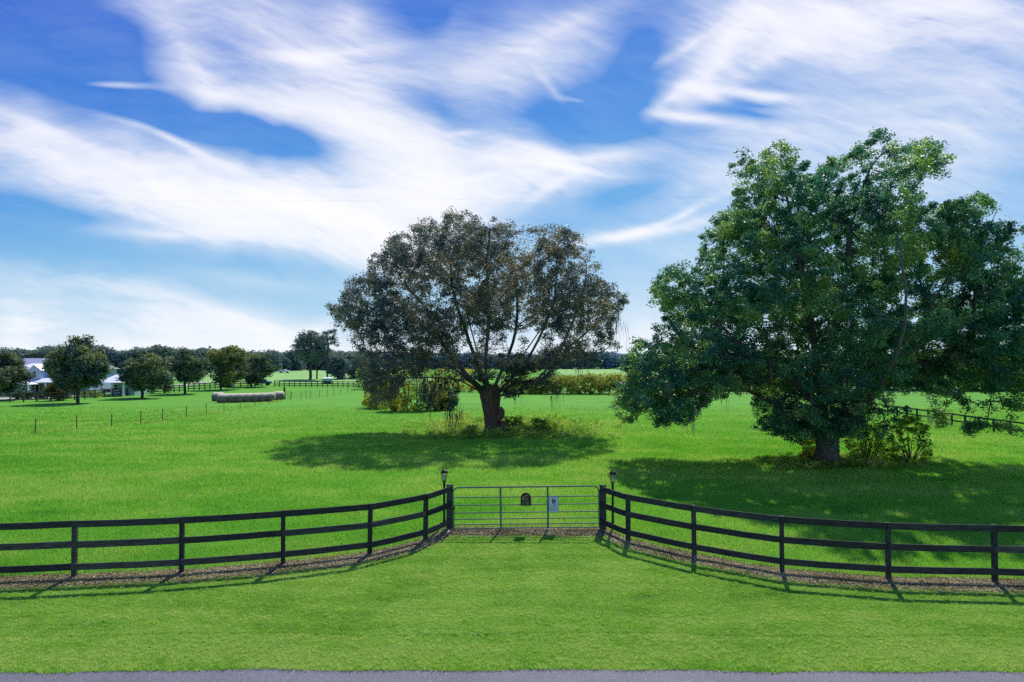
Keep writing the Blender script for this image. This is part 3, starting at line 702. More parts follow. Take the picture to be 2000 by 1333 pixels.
def big_tree(name, label, base_px, poly_px, limbs_px, n, depth, edge, r0, leafmat, bark, seed, bf=.32, nper=70, spread=.42, size=.15, clump=.45, thr=.42, gaps_px=(), moss=0, fill_px=(), trunk_w=None, power=.5, shell=.3, leaf_r=.05, inset=5):
    rg = np.random.default_rng(seed); B = gpt(*base_px); Y = B.y
    root = empty(name, B, label, 'tree')
    def loc(px, py, dy=0.0): 
        q = at(px, py, Y); return (q.x-B.x, dy, q.z-B.z)
    poly = [(loc(*p)[0], loc(*p)[2]) for p in poly_px]
    gaps = [(loc(x, y)[0], loc(x, y)[2], r*Y/F) for x, y, r in gaps_px]
    pts = crown_points(poly, n, depth, edge, rg, clump, thr, shell, seed, gaps)
    # keep the crown inside the outline seen from the road
    dpt = Y+pts[:, 1]; ux = (pts[:, 0]+B.x)/dpt; uz = (pts[:, 2]+B.z-CAMZ)/dpt; den = CP+SP*uz
    ppx = 1000+F*ux/den; ppy = 666.5-F*(uz*CP-SP)/den
    okp, dd_ = poly_test([tuple(map(float, q)) for q in poly_px], ppx, ppy); pts = pts[okp & (dd_ > inset)]
    print(name, len(pts), ppx.min(), ppx.max())
    if fill_px:
        ex = []
        for fx_, fy_, rx_, ry_3, nn_ in fill_px:
            for _ in range(nn_): ex.append(loc(fx_+rx_*rg.uniform(-1, 1), fy_+ry_3*rg.uniform(-1, 1), rg.uniform(-4, 4)))
        pts = np.concatenate([pts, np.array(ex)])
    seeds = []; par = []
    for li, limb in enumerate(limbs_px):
        pr = -1
        for k, q in enumerate(limb):
            p = loc(q[0], q[1], q[2] if len(q) > 2 else 0)
            if seeds:
                dd = [np.linalg.norm(np.array(s)-p) for s in seeds]; j = int(np.argmin(dd))
                if k == 0 : pr = j; continue
            seeds.append(p); par.append(pr); pr = len(seeds)-1
    ns = len(seeds)
    pos, pr_ = grow(pts, seeds, par, bf)
    P, r, cnt, chains = branches(pos, pr_, ns, r0, .011, power)
    tm = tubes_np(P, r, chains, .013, 0, rg)
    # split: lowest stem as trunk, rest as limbs
    tr = tm.build('branches', bark, root, True)
    if trunk_w: 
        m = MB(); pts_t = [Vector(loc(x, y)) for x, y, w in trunk_w]; rad = [w/2*Y/F for x, y, w in trunk_w]
        q = cat_rom(pts_t, 5); rr_ = np.interp(np.linspace(0, 1, len(q)), np.linspace(0, 1, len(rad)), rad)
        base = len(m.v); m.tube(q, rr_.tolist(), 28, cap=True)
        V_ = np.array(m.v); ctr = np.repeat(np.array([tuple(a) for a in q]), 28, 0); dv = V_-ctr; ang = np.arctan2(dv[:, 1], dv[:, 0])
        fl = 1+.07*np.sin(ang*5+V_[:, 2]*.8)+.05*np.sin(ang*9+1)+.10*(noise3(V_, 1.6, seed)-.5)+np.exp(-np.maximum(V_[:, 2], 0)/.35)*(.18+.16*np.sin(ang*4+1))
        V_ = ctr+dv*fl[:, None]; m.v = [tuple(a) for a in V_]; m.build('trunk', M_BARKR if name == 'broad_oak' else bark, root, True)
    # leaves on thin twigs
    tw = np.where(r[ns:] < leaf_r)[0]+ns; C = P[tw]
    # also midway points to fill
    mid = .5*(P[tw]+P[pr_[tw]]); C = np.concatenate([C, mid[rg.random(len(mid)) < .35]])
    T = np.clip(.5+(1.3 if name == 'broad_oak' else 1.1)*(noise3(C, .7, seed+5)-.5)+rg.normal(0, .09, len(C)), 0, 1)
    cm = leaf_mesh('crown', C, T, nper, spread, size, rg)
    link('crown', cm, leafmat, root)
    if moss:
        zz = C[:, 2]; low = C[(zz < np.percentile(zz, 30))]; sel = low[rg.choice(len(low), moss)]
        link('hanging_moss', moss_mesh('moss', sel, 6, 1.2, rg, .02), M_MOSS, root)['kind'] = 'stuff'
    return root, loc
M_OAK1 = leaf_mat('blue_brown_oak_leaf', [(.040,.075,.10), (.075,.125,.15), (.15,.18,.155), (.30,.26,.165)], .34, .5, .35, .35, (1.2, 1.15, .8))  # bluish lift of hazy air is mixed into the leaf colour
M_OAK2 = leaf_mat('deep_green_oak_leaf', [(.016,.095,.10), (.038,.165,.135), (.085,.24,.12), (.27,.42,.11)], .42, .45, .22, .35, (1.3, 1.3, .7))  # teal veil of haze is put into the darker leaf tones
M_OAK3 = leaf_mat('dark_oak_leaf', [(.012,.040,.045), (.026,.070,.065), (.06,.11,.065), (.14,.18,.06)], .3, .6, .5, .2)
# the broad oak in the middle of the field
poly1 = [(637,612),(640,585),(668,565),(680,545),(712,528),(722,500),(748,478),(762,452),(800,448),(820,425),(850,420),(880,406),(915,406),(936,425),(962,422),(1000,425),(1030,440),(1050,425),(1085,420),(1112,440),(1135,458),(1150,480),(1172,500),(1180,530),(1200,548),(1228,580),(1232,602),(1212,625),(1200,640),(1215,665),(1208,690),(1180,680),(1160,705),(1120,712),(1085,725),(1050,700),(1010,690),(975,660),(930,640),(905,665),(868,690),(850,705),(838,735),(815,745),(795,730),(785,770),(762,790),(742,800),(715,772),(700,752),(690,720),(680,690),(690,668),(655,655),(645,635)]
limbs1 = [[(963,850),(958,815),(955,795),(955,778)],
 [(955,778),(925,752,0),(885,718,-1),(840,700,-2),(790,690,-3),(745,690,-4)],
 [(955,778),(905,725,-1),(870,670,-2),(838,605,-2.5),(805,565,-3)],
 [(955,778),(915,740,1.5),(880,700,3),(820,640,4.5),(745,600,5)],
 [(955,778),(932,715,1),(905,640,1),(882,560,1),(878,500,1)],
 [(955,778),(950,710,-2),(958,620,-3),(955,530,-4),(960,470,-4)],
 [(955,778),(985,712,2),(1008,640,3),(1010,540,4)],
 [(955,778),(1015,725,0),(1050,665,-1),(1080,590,-1.5),(1085,500,-1)],
 [(955,778),(1010,748,1),(1060,742,.5),(1100,690,0),(1145,650,0),(1190,602,0)],
 [(955,778),(1020,758,-2),(1075,705,-4),(1120,600,-5),(1130,540,-5)],
 [(1060,742),(1105,706,2),(1160,694,2),(1200,675,2)],
 [(955,778),(900,740,-3),(820,735,-4),(760,735,-4),(715,725,-4)],
 [(955,778),(990,740,4),(1060,640,6.5),(1110,560,7)], [(955,778),(930,700,4),(900,600,7),(880,520,7)]]
t1, loc1 = big_tree('broad_oak', 'wide dome-shaped oak with dark brownish crown and fanning limbs in mid-field', (963, 849), poly1, limbs1, 3000, 6.8, 4.0, .34, M_OAK1, M_BARK, 21,
  bf=.42, nper=58, spread=.46, size=.135, thr=.40, clump=.5, moss=60, power=.50,
  gaps_px=[(995,668,24),(1050,645,20),(1085,658,14),(745,692,18),(870,615,9),(1010,600,9),(1140,625,9),(1165,655,14),(1030,692,18)],
  fill_px=[(900,705,38,42,45),(958,690,28,50,35),(1045,712,45,22,60),(1130,695,50,18,40),(860,650,50,40,50),(930,600,50,40,40)],
  trunk_w=[(963,856,33),(963,835,30),(960,808,31),(958,790,34),(957,772,40),(956,752,32)])
# hollow knot and ivy on its trunk
m = MB(); a = Vector(loc1(978, 808, -.5)); m.tube([a+Vector((-.25, .2, -.35)), a+Vector((.05, .05, -.1)), a+Vector((.12, 0, .25)), a+Vector((.02, 0, .52))], [.28, .26, .17, .05], 12); m.tube([Vector(loc1(975, 845, -.5)), Vector(loc1(985, 832, -.6)), Vector(loc1(980, 822, -.5))], [.42, .34, .15], 10); m.build('burl', M_BARKR, t1, True)
def bush_at(pts3, name, label, cat, mat, nper, spread, size, seed, group=None, stems=True, parent=None, root_at=None, barkm=None):
    rg = np.random.default_rng(seed); C = np.array(pts3, float); B = Vector(root_at) if root_at is not None else Vector((C[:, 0].mean(), C[:, 1].mean(), float(gz(C[:, 1].mean()))))
    root = empty(name, B, label, cat, group); C = C-np.array(B)
    T = np.clip(.5+.9*(noise3(C, 1.3, seed)-.5)+rg.normal(0, .14, len(C)), 0, 1)
    link('foliage', leaf_mesh('foliage', C, T, nper, spread, size, rg), mat, root)
    if stems:
        m = MB(); 
        for c in C[rg.choice(len(C), min(len(C), 28), replace=False)]:
            s = Vector((c[0]*.15, c[1]*.15, -.02)); e = Vector(c); k = s.lerp(e, .5)+Vector(rg.normal(0, .08, 3))
            m.tube([s, k, e], [.03, .02, .008], 4, cap=False)
        m.build('stem', barkm or M_BARK, root)
    return root
rg = np.random.default_rng(77)
C = []
for (px, py, rx, ry_2, dn) in ((1010,725,34,38,70), (940,735,34,30,26), (1000,765,20,10,12), (1055,748,30,14,22), (880,745,24,16,14)):
    for _ in range(dn):
        a = rg.normal(0, .5, 2); q = loc1(px+a[0]*rx, py+a[1]*ry_2, -1.0+rg.normal(0, 1.0)); C.append(q)
C = np.array(C); link('climbing_ivy', leaf_mesh('ivy', C, np.clip(.35+rg.normal(0, .15, len(C)), 0, 1), 42, .38, .15, rg), M_OAK3, t1)
# clumps of moss hanging at the left
C = []
for (px, py, n_) in ((852,745,14), (845,760,16), (800,745,8), (780,740,8), (760,745,7), (735,745,6), (890,800,10), (880,750,7), (1010,765,3), (1076,755,6), (1130,712,4), (1200,640,3)):
    for _ in range(n_): C.append(loc1(px+rg.normal(0, 9), py+rg.normal(0, 12)-8, rg.normal(-2, 1.6)))
link('draped_moss', moss_mesh('moss', np.array(C), 6, 1.7, rg, .025), M_MOSSD, t1)['kind'] = 'stuff'
# dense tree on the right
poly2 = [(1448,280),(1470,275),(1490,295),(1520,268),(1540,272),(1560,305),(1590,330),(1620,320),(1612,290),(1650,300),(1690,262),(1722,250),(1745,262),(1755,300),(1790,268),(1830,272),(1868,318),(1855,338),(1815,352),(1790,345),(1800,375),(1815,410),(1850,400),(1880,378),(1925,376),(1945,402),(1970,440),(1960,470),(1990,510),(2020,540),(2060,590),(2110,640),(2130,700),(2080,745),(2030,770),(1975,752),(1940,760),(1935,790),(1920,845),(1890,852),(1868,800),(1830,765),(1800,772),(1740,762),(1720,775),(1700,800),(1680,860),(1640,865),(1600,860),(1560,875),(1530,850),(1475,835),(1455,800),(1470,770),(1430,765),(1395,800),(1385,820),(1330,822),(1305,852),(1280,835),(1262,800),(1235,825),(1205,828),(1195,790),(1210,750),(1215,710),(1232,672),(1262,642),(1290,618),(1262,590),(1268,555),(1285,528),(1320,520),(1345,505),(1370,485),(1358,455),(1380,425),(1405,418),(1398,375),(1430,365),(1410,330),(1440,310)]
limbs2 = [[(1618,912),(1617,880),(1616,850)],
 [(1616,850),(1580,790,-1),(1500,730,-2),(1410,700,-3),(1310,700,-3)], [(1616,850),(1600,760,0),(1570,650,-1),(1530,520,-2),(1500,380,-2)],
 [(1616,850),(1625,740,1),(1640,600,0),(1660,450,0),(1700,330,0),(1740,290,0)], [(1616,850),(1660,760,-1),(1740,680,-2),(1840,620,-3),(1920,560,-2)],
 [(1616,850),(1680,780,0),(1780,720,0),(1900,690,0),(2000,680,0)], [(1616,850),(1570,800,3),(1480,740,5),(1400,620,5),(1320,560,4)],
 [(1700,330),(1760,330,1),(1830,310,1)], [(1840,620),(1880,500,-1),(1920,420,-1)], [(1616,850),(1620,770,-4),(1610,650,-7),(1600,520,-7)], [(1616,850),(1640,760,4),(1660,600,7),(1700,480,7)],
 [(1900,690),(1910,760,-1),(1900,830,-1)], [(1410,700),(1360,760,-3),(1310,820,-3)], [(1310,700),(1250,750,-2),(1225,800,-2)]]
t2, loc2 = big_tree('dense_oak', 'tall dense green tree filling the right side with low drooping boughs', (1618, 910), poly2, limbs2, 4300, 6.2, 4.0, .46, M_OAK2, M_BARK, 31,
  inset=3, bf=.36, nper=100, spread=.37, size=.118, thr=.44, clump=.75, moss=40, power=.5, gaps_px=[(1640,520,12),(1820,560,12),(1750,560,10),(1400,560,18),(1430,690,10),(1610,540,8),(1330,640,10),(1605,305,16),(1838,372,17),(1790,325,12),(1400,540,14),(1500,290,8),(1575,400,8),(1700,420,8),(1450,480,10),(1560,640,10),(1700,600,10),(1330,740,12),(1460,790,12)],
  fill_px=[(1790,755,50,12,16),(1905,800,20,42,45),(1965,745,50,14,26),(1900,545,35,45,90),(1845,490,35,40,50),(1280,765,62,38,110),(1350,715,60,48,90),(1425,705,55,45,80),(1780,480,50,60,70),(1955,630,70,60,160),(1900,725,110,35,150),(1780,690,70,50,90),(1600,800,90,40,110),(1560,840,60,22,40)],
  trunk_w=[(1618,918,50),(1617,900,42),(1617,880,38),(1616,855,42),(1614,835,44)])
M_PALE = leaf_mat('sunlit_yellow_leaf', [(.05,.07,.03), (.18,.20,.04), (.42,.42,.05), (.68,.60,.08)], .5, .6, .6, .2)
M_LIME = leaf_mat('sunlit_green_leaf', [(.02,.07,.03), (.07,.20,.04), (.22,.42,.05), (.42,.58,.07)], .5, .5, .6, .2)
M_WEED = leaf_mat('weed_leaf', [(.07,.14,.04), (.20,.36,.07), (.36,.52,.10), (.50,.60,.18)], .45, .6, .8, .2)
# ------------------------------------------------------------------ background trees
M_FARL = leaf_mat('distant_haze_blue_leaf', [(.07,.13,.19), (.11,.18,.23), (.16,.23,.23), (.24,.29,.22)], .15, .8, .08, .1)  # blue of the distance haze is put into these leaf colours
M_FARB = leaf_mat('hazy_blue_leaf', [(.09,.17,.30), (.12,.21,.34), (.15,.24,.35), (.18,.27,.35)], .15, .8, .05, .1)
M_MIDL = leaf_mat('yard_oak_leaf', [(.036,.085,.105), (.065,.125,.125), (.13,.19,.12), (.26,.30,.12)], .28, .6, .35, .2)
M_BARKD = simple_mat('hazy_bark', (.055, .055, .06), .9, 0, .4)
def yard_tree(name, label, trunk_px, box, ybase=None, mat=None, n=260, nper=60, size=.30, seed=1, group=None, depth=None, trunk_r=.2, cat='tree', spread=.75, split=.25):
    """box: crown (x0, y0, x1, y1) in the photograph"""
    rg = np.random.default_rng(seed); B = gpt(*trunk_px) if depth is None else None
    if B is None:
        q = at(trunk_px[0], trunk_px[1], depth); B = Vector((q.x, depth, float(hills(q.x, depth))))
    Y = B.y; root = empty(name, B, label, cat, group)
    x0, y0, x1, y1 = box; dd = spread*F/Y*.45; x0 += dd; x1 -= dd; y0 += dd*.7; y1 -= dd*.5; a = at(x0, y1, Y)-B; b = at(x1, y0, Y)-B
    w = b.x-a.x; h = b.z-a.z; cx = (a.x+b.x)/2; cz = a.z+h*.46
    # lumpy outline
    K = 22; poly = []
    for k in range(K):
        t = 2*math.pi*k/K; rx = w/2*(1+rg.uniform(-.30, .12)); rz = (h*.54 if math.sin(t) > 0 else h*.46)*(1+rg.uniform(-.30, .12))
        c, s = math.cos(t), math.sin(t); poly.append((cx+rx*math.copysign(abs(c)**.8, c), cz+rz*math.copysign(abs(s)**.85, s)))
    pts = crown_points(poly, n, w*.45, min(w, h)*.33, rg, 1.4/max(w, h)*3, .42, .3, seed)
    f = a.z+h*.12
    seeds = [(0, 0, -.1), (rg.normal(0, .05), 0, f*.5), (0, 0, f), (cx*.5, 0, f+h*.25)]; pos, par = grow(pts, seeds, [-1, 0, 1, 2], .3)
    P, r, cnt, ch = branches(pos, par, 4, trunk_r, .02, .5)
    tubes_np(P, r, ch, .025, 0, rg).build('trunk', M_BARKD, root, True)
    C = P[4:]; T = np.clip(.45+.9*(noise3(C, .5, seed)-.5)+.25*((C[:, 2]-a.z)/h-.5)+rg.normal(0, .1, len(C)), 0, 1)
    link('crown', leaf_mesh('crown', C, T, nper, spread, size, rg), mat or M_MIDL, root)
    return root
YG = 'oaks in a row in front of the white house and its fence'
yard_tree('oak_tree', 'dark oak at the left edge, left of the white house', (-8,783), (-70,684,48,772), seed=41, n=320)
yard_tree('oak_tree', 'tall round oak directly right of the white house dormer', (152,788), (98,658,207,768), seed=42, n=380)
yard_tree('oak_tree', 'wide oak between the garage and the middle oak of the yard row', (278,778), (236,691,338,768), seed=43, n=340)
yard_tree('oak_tree', 'grey-green oak, third trunk from the left along the yard fence', (361,770), (322,682,411,752), seed=44, n=320)
yard_tree('oak_tree', 'oak with yellow-green right side standing above the hay bales', (432,762), (398,676,492,754), seed=45, n=320, mat=leaf_mat('greener_oak_leaf', [(.035,.08,.07), (.07,.13,.08), (.16,.21,.07), (.34,.34,.09)], .3, .6, .25, .2))
yard_tree('oak_tree', 'last small oak of the yard row, next to the dark board fence', (490,757), (462,686,540,748), seed=46, n=260)
yard_tree('small_tree', 'small yellowish tree in front of the house porch', (116,783), (90,744,140,782), seed=47, n=120, size=.22, nper=40, trunk_r=.1, spread=.5, mat=leaf_mat('autumn_leaf', [(.03,.04,.02), (.07,.09,.02), (.14,.13,.03), (.26,.18,.05)], .4, .6, .4, .2))
yard_tree('small_tree', 'small bushy tree beside the fence gate post right of the garage', (322,768), (305,726,342,766), seed=48, n=80, size=.22, nper=40, trunk_r=.08, spread=.5)
# tall trees on the meadow edge
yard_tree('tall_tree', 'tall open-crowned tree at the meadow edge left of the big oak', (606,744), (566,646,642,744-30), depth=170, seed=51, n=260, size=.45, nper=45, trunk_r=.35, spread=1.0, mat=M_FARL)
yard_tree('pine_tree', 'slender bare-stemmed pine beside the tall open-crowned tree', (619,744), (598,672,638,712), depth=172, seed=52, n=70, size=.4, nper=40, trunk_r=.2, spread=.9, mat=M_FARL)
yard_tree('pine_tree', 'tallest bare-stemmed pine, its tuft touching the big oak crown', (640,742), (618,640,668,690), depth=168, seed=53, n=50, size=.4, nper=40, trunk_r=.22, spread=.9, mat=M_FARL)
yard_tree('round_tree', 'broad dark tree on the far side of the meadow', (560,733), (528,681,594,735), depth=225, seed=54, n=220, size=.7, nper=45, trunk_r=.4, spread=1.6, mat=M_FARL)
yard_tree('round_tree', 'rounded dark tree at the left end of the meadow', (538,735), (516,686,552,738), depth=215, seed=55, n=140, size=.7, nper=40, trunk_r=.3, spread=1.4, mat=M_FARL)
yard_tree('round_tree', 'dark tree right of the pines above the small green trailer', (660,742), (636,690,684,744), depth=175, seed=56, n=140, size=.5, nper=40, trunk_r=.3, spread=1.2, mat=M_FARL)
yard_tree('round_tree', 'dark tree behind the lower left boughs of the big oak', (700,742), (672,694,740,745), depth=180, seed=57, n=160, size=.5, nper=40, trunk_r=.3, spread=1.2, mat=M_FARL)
# distant woods: one mass each
def woods(name, label, tops, y, base, mat, seed, size, dens, thick=14.0):
    """tops: [(px, py)] of the canopy line; the wood stands at depth y"""
    rg = np.random.default_rng(seed); px = np.array([t[0] for t in tops], float); py = np.array([t[1] for t in tops], float)
    n = int(dens*(px[-1]-px[0])); X = rg.uniform(px[0], px[-1], n); top = np.interp(X, px, py)-4
    top = top+4.5*(noise3(np.stack([X*.055, X*0+seed, X*0], -1), 1, seed)-.5)*2+3*(noise3(np.stack([X*.16, X*0+seed, X*0], -1), 1, seed+1)-.5)
    t = rg.random(n)**.5; dep = y+rg.uniform(0, thick, n); C = []
    for i in range(n):
        q = at(X[i], top[i], y); h = max(.5, q.z); u, _ = ray(X[i], 700); g = float(hills(u*dep[i], dep[i]))
        C.append((u*dep[i], dep[i], g+.3+(h-g-.5)*t[i]))
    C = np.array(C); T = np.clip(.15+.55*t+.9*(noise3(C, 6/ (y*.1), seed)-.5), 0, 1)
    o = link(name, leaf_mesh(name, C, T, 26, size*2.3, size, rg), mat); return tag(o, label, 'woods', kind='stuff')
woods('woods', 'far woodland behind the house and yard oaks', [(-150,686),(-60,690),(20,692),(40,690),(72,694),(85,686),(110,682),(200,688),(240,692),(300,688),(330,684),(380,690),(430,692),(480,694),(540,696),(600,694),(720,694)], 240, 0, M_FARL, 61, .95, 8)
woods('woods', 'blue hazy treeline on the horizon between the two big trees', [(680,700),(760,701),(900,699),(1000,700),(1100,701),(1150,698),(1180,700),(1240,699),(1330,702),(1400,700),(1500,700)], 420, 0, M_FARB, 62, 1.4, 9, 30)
woods('woods', 'dark woodland edge behind the right-hand hayfield', [(1380,716),(1450,714),(1520,712),(1600,708),(1700,704),(1760,700),(1850,694),(1930,690),(2050,686),(2250,680)], 118, 0, leaf_mat('dark_teal_leaf', [(.006,.028,.035), (.010,.045,.050), (.02,.07,.06), (.05,.11,.06)], .2, .7, .15, .1), 63, .55, 9, 10)

# ------------------------------------------------------------------ shrubs and weeds
def scatter_px(px0, px1, y0, y1, base_y, n, rg, dthick, top=None):
    """points in a band: x between px0/px1, height between pixels y1 (foot) and y0 (top) at the depth of base_y"""
    out = []
    for _ in range(n):
        px = rg.uniform(px0, px1); B = gpt((px0+px1)/2, base_y); Y = B.y+rg.uniform(0, dthick)
        tp = y0 if top is None else np.interp(px, [t[0] for t in top], [t[1] for t in top])
        H = (at(px, tp, B.y)-at(px, base_y, B.y)).z; t = rg.random()**.8
        u, _ = ray(px, 700); out.append((u*Y, Y, float(hills(u*Y, Y))+.05+max(0, H-.1)*t))
    return out
rg = np.random.default_rng(5)
# clump of small yellow-leaved trees behind the left boughs
for i, (x0, x1, yt, yb, lab, mat) in enumerate(((712,752,755,800,'yellow-leaved shrub at the left end of the thicket under the oak boughs',M_PALE),(748,796,750,806,'tall bright yellow shrub in the thicket behind hanging moss',M_PALE),(790,838,756,806,'mixed green and yellow shrub in the middle of the thicket',M_WEED),(832,872,752,804,'yellow-green shrub beside the moss curtain',M_PALE),(858,892,765,803,'dark green shrub at the right end of the thicket',M_OAK3))):
    bush_at(scatter_px(x0, x1, yt, yb, yb, 110, rg, 3.0), 'shrub', lab, 'shrub', mat, 34, .42, .20, 100+i, 'shrubs of the thicket behind the broad oak')
for i, (x0, x1, yt, yb, lab) in enumerate(((700,770,722,752,'bushy hedge clump far behind the thicket, left part'),(770,850,718,752,'bushy hedge clump far behind the thicket, middle part'),(850,925,722,756,'grey-brown brush behind the oak trunk'))):
    bush_at(scatter_px(x0, x1, yt, yb, yb+10, 110, rg, 5.0), 'bush', lab, 'bush', M_WEED if i != 2 else M_PALE, 30, .7, .3, 120+i, 'brush behind the thicket')
# tall weed hedge at the far side of the pasture
hed = [(985,748),(1060,738),(1100,735),(1150,733),(1210,732),(1260,732),(1330,738),(1400,745)]
C = scatter_px(985, 1400, 735, 771, 771, 1500, rg, 5.0, hed)
HC = np.array(C); hb = empty('overgrown_hedge', (float(HC[:, 0].mean()), 101, 0), 'overgrown yellow-green weed hedge along the far side of the pasture', 'hedge')
link('foliage', leaf_mesh('foliage', HC-np.array(hb.location), np.clip(.30+.5*HC[:, 2]/2.7+rg.normal(0, .16, len(HC)), 0, 1), 34, .55, .24, rg), leaf_mat('hedge_leaf', [(.03,.06,.015), (.10,.15,.03), (.22,.27,.05), (.38,.40,.09)], .45, .6, .4, .2), hb)
# weeds at the foot of the broad oak
def weed_patch(label, px0, px1, y0, y1, n, hgt, seed, mat, name='weed_patch', cat='weeds', nper=24, spread=.28, size=.14):
    rg = np.random.default_rng(seed); C = []
    for _ in range(n):
        px = np.clip(rg.normal((px0+px1)/2, (px1-px0)/4.2), px0, px1); py = rg.uniform(y0, y1); B = gpt(px, py)
        k = 1-abs(px-(px0+px1)/2)/((px1-px0)/2); C.append((B.x, B.y, B.z+rg.random()*hgt*(.35+.65*k)))
    C = np.array(C); me = leaf_mesh(name, C, np.clip(.5+.9*(noise3(C, .8, seed)-.5)+rg.normal(0, .15, len(C)), 0, 1), nper, spread, size, rg, up=.1, aspect=2.6)
    return tag(link(name, me, mat), label, cat, kind='stuff')
weed_patch('rank weeds growing round the foot of the broad oak', 790, 1210, 826, 860, 1300, .6, 201, M_WEED)
weed_patch('tall weeds left of the oak trunk', 835, 960, 826, 850, 320, .95, 202, M_WEED)
weed_patch('tall weeds right of the oak trunk', 985, 1140, 826, 850, 420, .9, 203, M_LIME)
bush_at(scatter_px(985, 1018, 815, 848, 850, 60, rg, 1.0), 'shrub', 'leafy sapling shrub just right of the broad oak trunk', 'shrub', M_LIME, 20, .28, .14, 131)
bush_at(scatter_px(1040, 1068, 820, 850, 852, 40, rg, 1.0), 'shrub', 'bright green shrub among the weeds right of the oak', 'shrub', M_LIME, 18, .26, .14, 132)
bush_at(scatter_px(905, 930, 832, 856, 858, 40, rg, 1.0), 'shrub', 'low shrub just left of the broad oak trunk', 'shrub', M_WEED, 18, .26, .14, 133)
# understory of the dense tree
bush_at([(p[0], p[1], p[2]) for p in scatter_px(1735, 1815, 808, 905, 908, 110, rg, 2.4, [(1735,850),(1755,812),(1790,815),(1815,850)])], 'sapling', 'leafy sapling standing in the sun right of the dense tree trunk', 'sapling', M_LIME, 34, .24, .13, 141)
bush_at(scatter_px(1650, 1735, 830, 905, 908, 150, rg, 3.0), 'shrub', 'sunlit undergrowth between the dense tree trunk and the sapling', 'shrub', M_LIME, 32, .26, .13, 142)
bush_at(scatter_px(1560, 1606, 862, 905, 908, 60, rg, 2.0), 'shrub', 'straw-coloured brush left of the dense tree trunk', 'shrub', M_PALE, 30, .22, .11, 143)
weed_patch('shaded weeds round the foot of the dense tree', 1480, 1800, 895, 918, 700, .40, 204, M_WEED, size=.11, spread=.2)
C = scatter_px(1500, 1600, 800, 880, 905, 10, rg, 1)
# ------------------------------------------------------------------ hay bales
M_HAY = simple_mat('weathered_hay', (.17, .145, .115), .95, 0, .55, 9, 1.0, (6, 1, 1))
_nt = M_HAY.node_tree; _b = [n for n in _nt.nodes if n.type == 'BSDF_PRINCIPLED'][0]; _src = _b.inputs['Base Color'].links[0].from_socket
_g = N(_nt, 'ShaderNodeNewGeometry'); _s = N(_nt, 'ShaderNodeSeparateXYZ'); L(_nt, _g.outputs['Normal'], _s.inputs[0])   # paler colour where the surface faces up
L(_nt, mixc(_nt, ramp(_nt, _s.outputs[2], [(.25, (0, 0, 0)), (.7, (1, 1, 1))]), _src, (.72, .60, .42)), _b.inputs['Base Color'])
M_WRAP = simple_mat('pale_bale_top', (.62, .58, .52), .9, 0, .2, 9, .6)
bx = [(403.5,424,785.3),(422,441,787.5),(440,456,787),(455.5,471,786.7),(470.5,485,786.2),(485,500,785.7),(500,516,785.2),(516,532,784.7),(530,536,783),(535,550,781.5)]
def bale_mesh(ln, r, seed):
    rg = np.random.default_rng(seed); n = 28; k = 9; v = []; f = []
    for i in range(k):
        t = i/(k-1); x = (t-.5)*ln; e = min(t, 1-t)*(k-1); rr_ = r*(.90 if e < .5 else (.975 if e < 1.5 else 1.0))
        for j in range(n):
            a = 2*math.pi*j/n; q = rr_*(1+rg.uniform(-.012, .012)); z = q*math.sin(a); z = max(z, -.86*r)
            v.append((x+rg.uniform(-.01, .01), q*math.cos(a), z+.86*r))
    for i in range(k-1):
        for j in range(n): a = i*n+j; b = i*n+(j+1) % n; f.append((a, b, b+n, a+n))
    me = bpy.data.meshes.new('hay_bale'); me.from_pydata(v, [], f+[tuple(range(n))[::-1], tuple((k-1)*n+j for j in range(n))]); me.update(); return me
names = ['first', 'second', 'third', 'fourth', 'fifth', 'sixth', 'seventh', 'eighth', 'ninth', 'tenth']
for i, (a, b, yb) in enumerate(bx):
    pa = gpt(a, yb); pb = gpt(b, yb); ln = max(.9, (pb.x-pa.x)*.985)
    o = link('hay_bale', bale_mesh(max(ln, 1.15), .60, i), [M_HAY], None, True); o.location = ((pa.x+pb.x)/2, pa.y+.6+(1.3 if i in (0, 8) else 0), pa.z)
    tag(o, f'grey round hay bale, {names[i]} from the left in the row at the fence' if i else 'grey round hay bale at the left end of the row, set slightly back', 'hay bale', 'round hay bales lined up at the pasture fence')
# ------------------------------------------------------------------ wire fence with steel posts
M_RUST = simple_mat('rusty_steel', (.13, .09, .05), .8, .3, .4)
M_GREYW = simple_mat('weathered_wood', (.10, .085, .075), .9, 0, .4)
wl = [(-120,862,833),(-20,856,828),(69,849,822),(150,841,818),(218,836,813),(275,830,808.5),(317.5,823.5,804),(364,815.5,799),(403.5,810,792.5),(438,804,788),(469,798,786),(498,793,783),(525,789,781),(548,785,778)]
wr = [(568,781,769),(588,779.5,768),(598,779,768),(607,778.5,768),(624,777,766.5),(639,775,765),(652,773,764),(665.5,770,760),(679,767,758),(692,764,756)]
def wire_fence(lst, label, seed):
    r = random.Random(seed); P = [gpt(x, y) for x, y, t in lst]; root = empty('wire_fence', P[0], label, 'fence'); O = P[0]; T = []
    for (x, yb, yt), p in zip(lst, P):
        h = 1.1; lean = r.uniform(-.04, .04); m = MB(); m.bar(p-O+Vector((0, 0, -.1)), p-O+Vector((lean, 0, h)), .06, .045); m.build('post', M_RUST, root); T.append((p-O, lean))
    for z in (.35, .65, .95):
        m = MB(); m.tube([q+Vector((l*z, -.03, z)) for q, l in T], .007, 4); m.build('wire', M_RUST, root)
    return root
wire_fence(wl, 'rusty steel-post wire fence running from the left edge up to the hay bales', 1)
wire_fence(wr, 'wire fence with thin posts continuing right of the small gate behind the hay', 2)
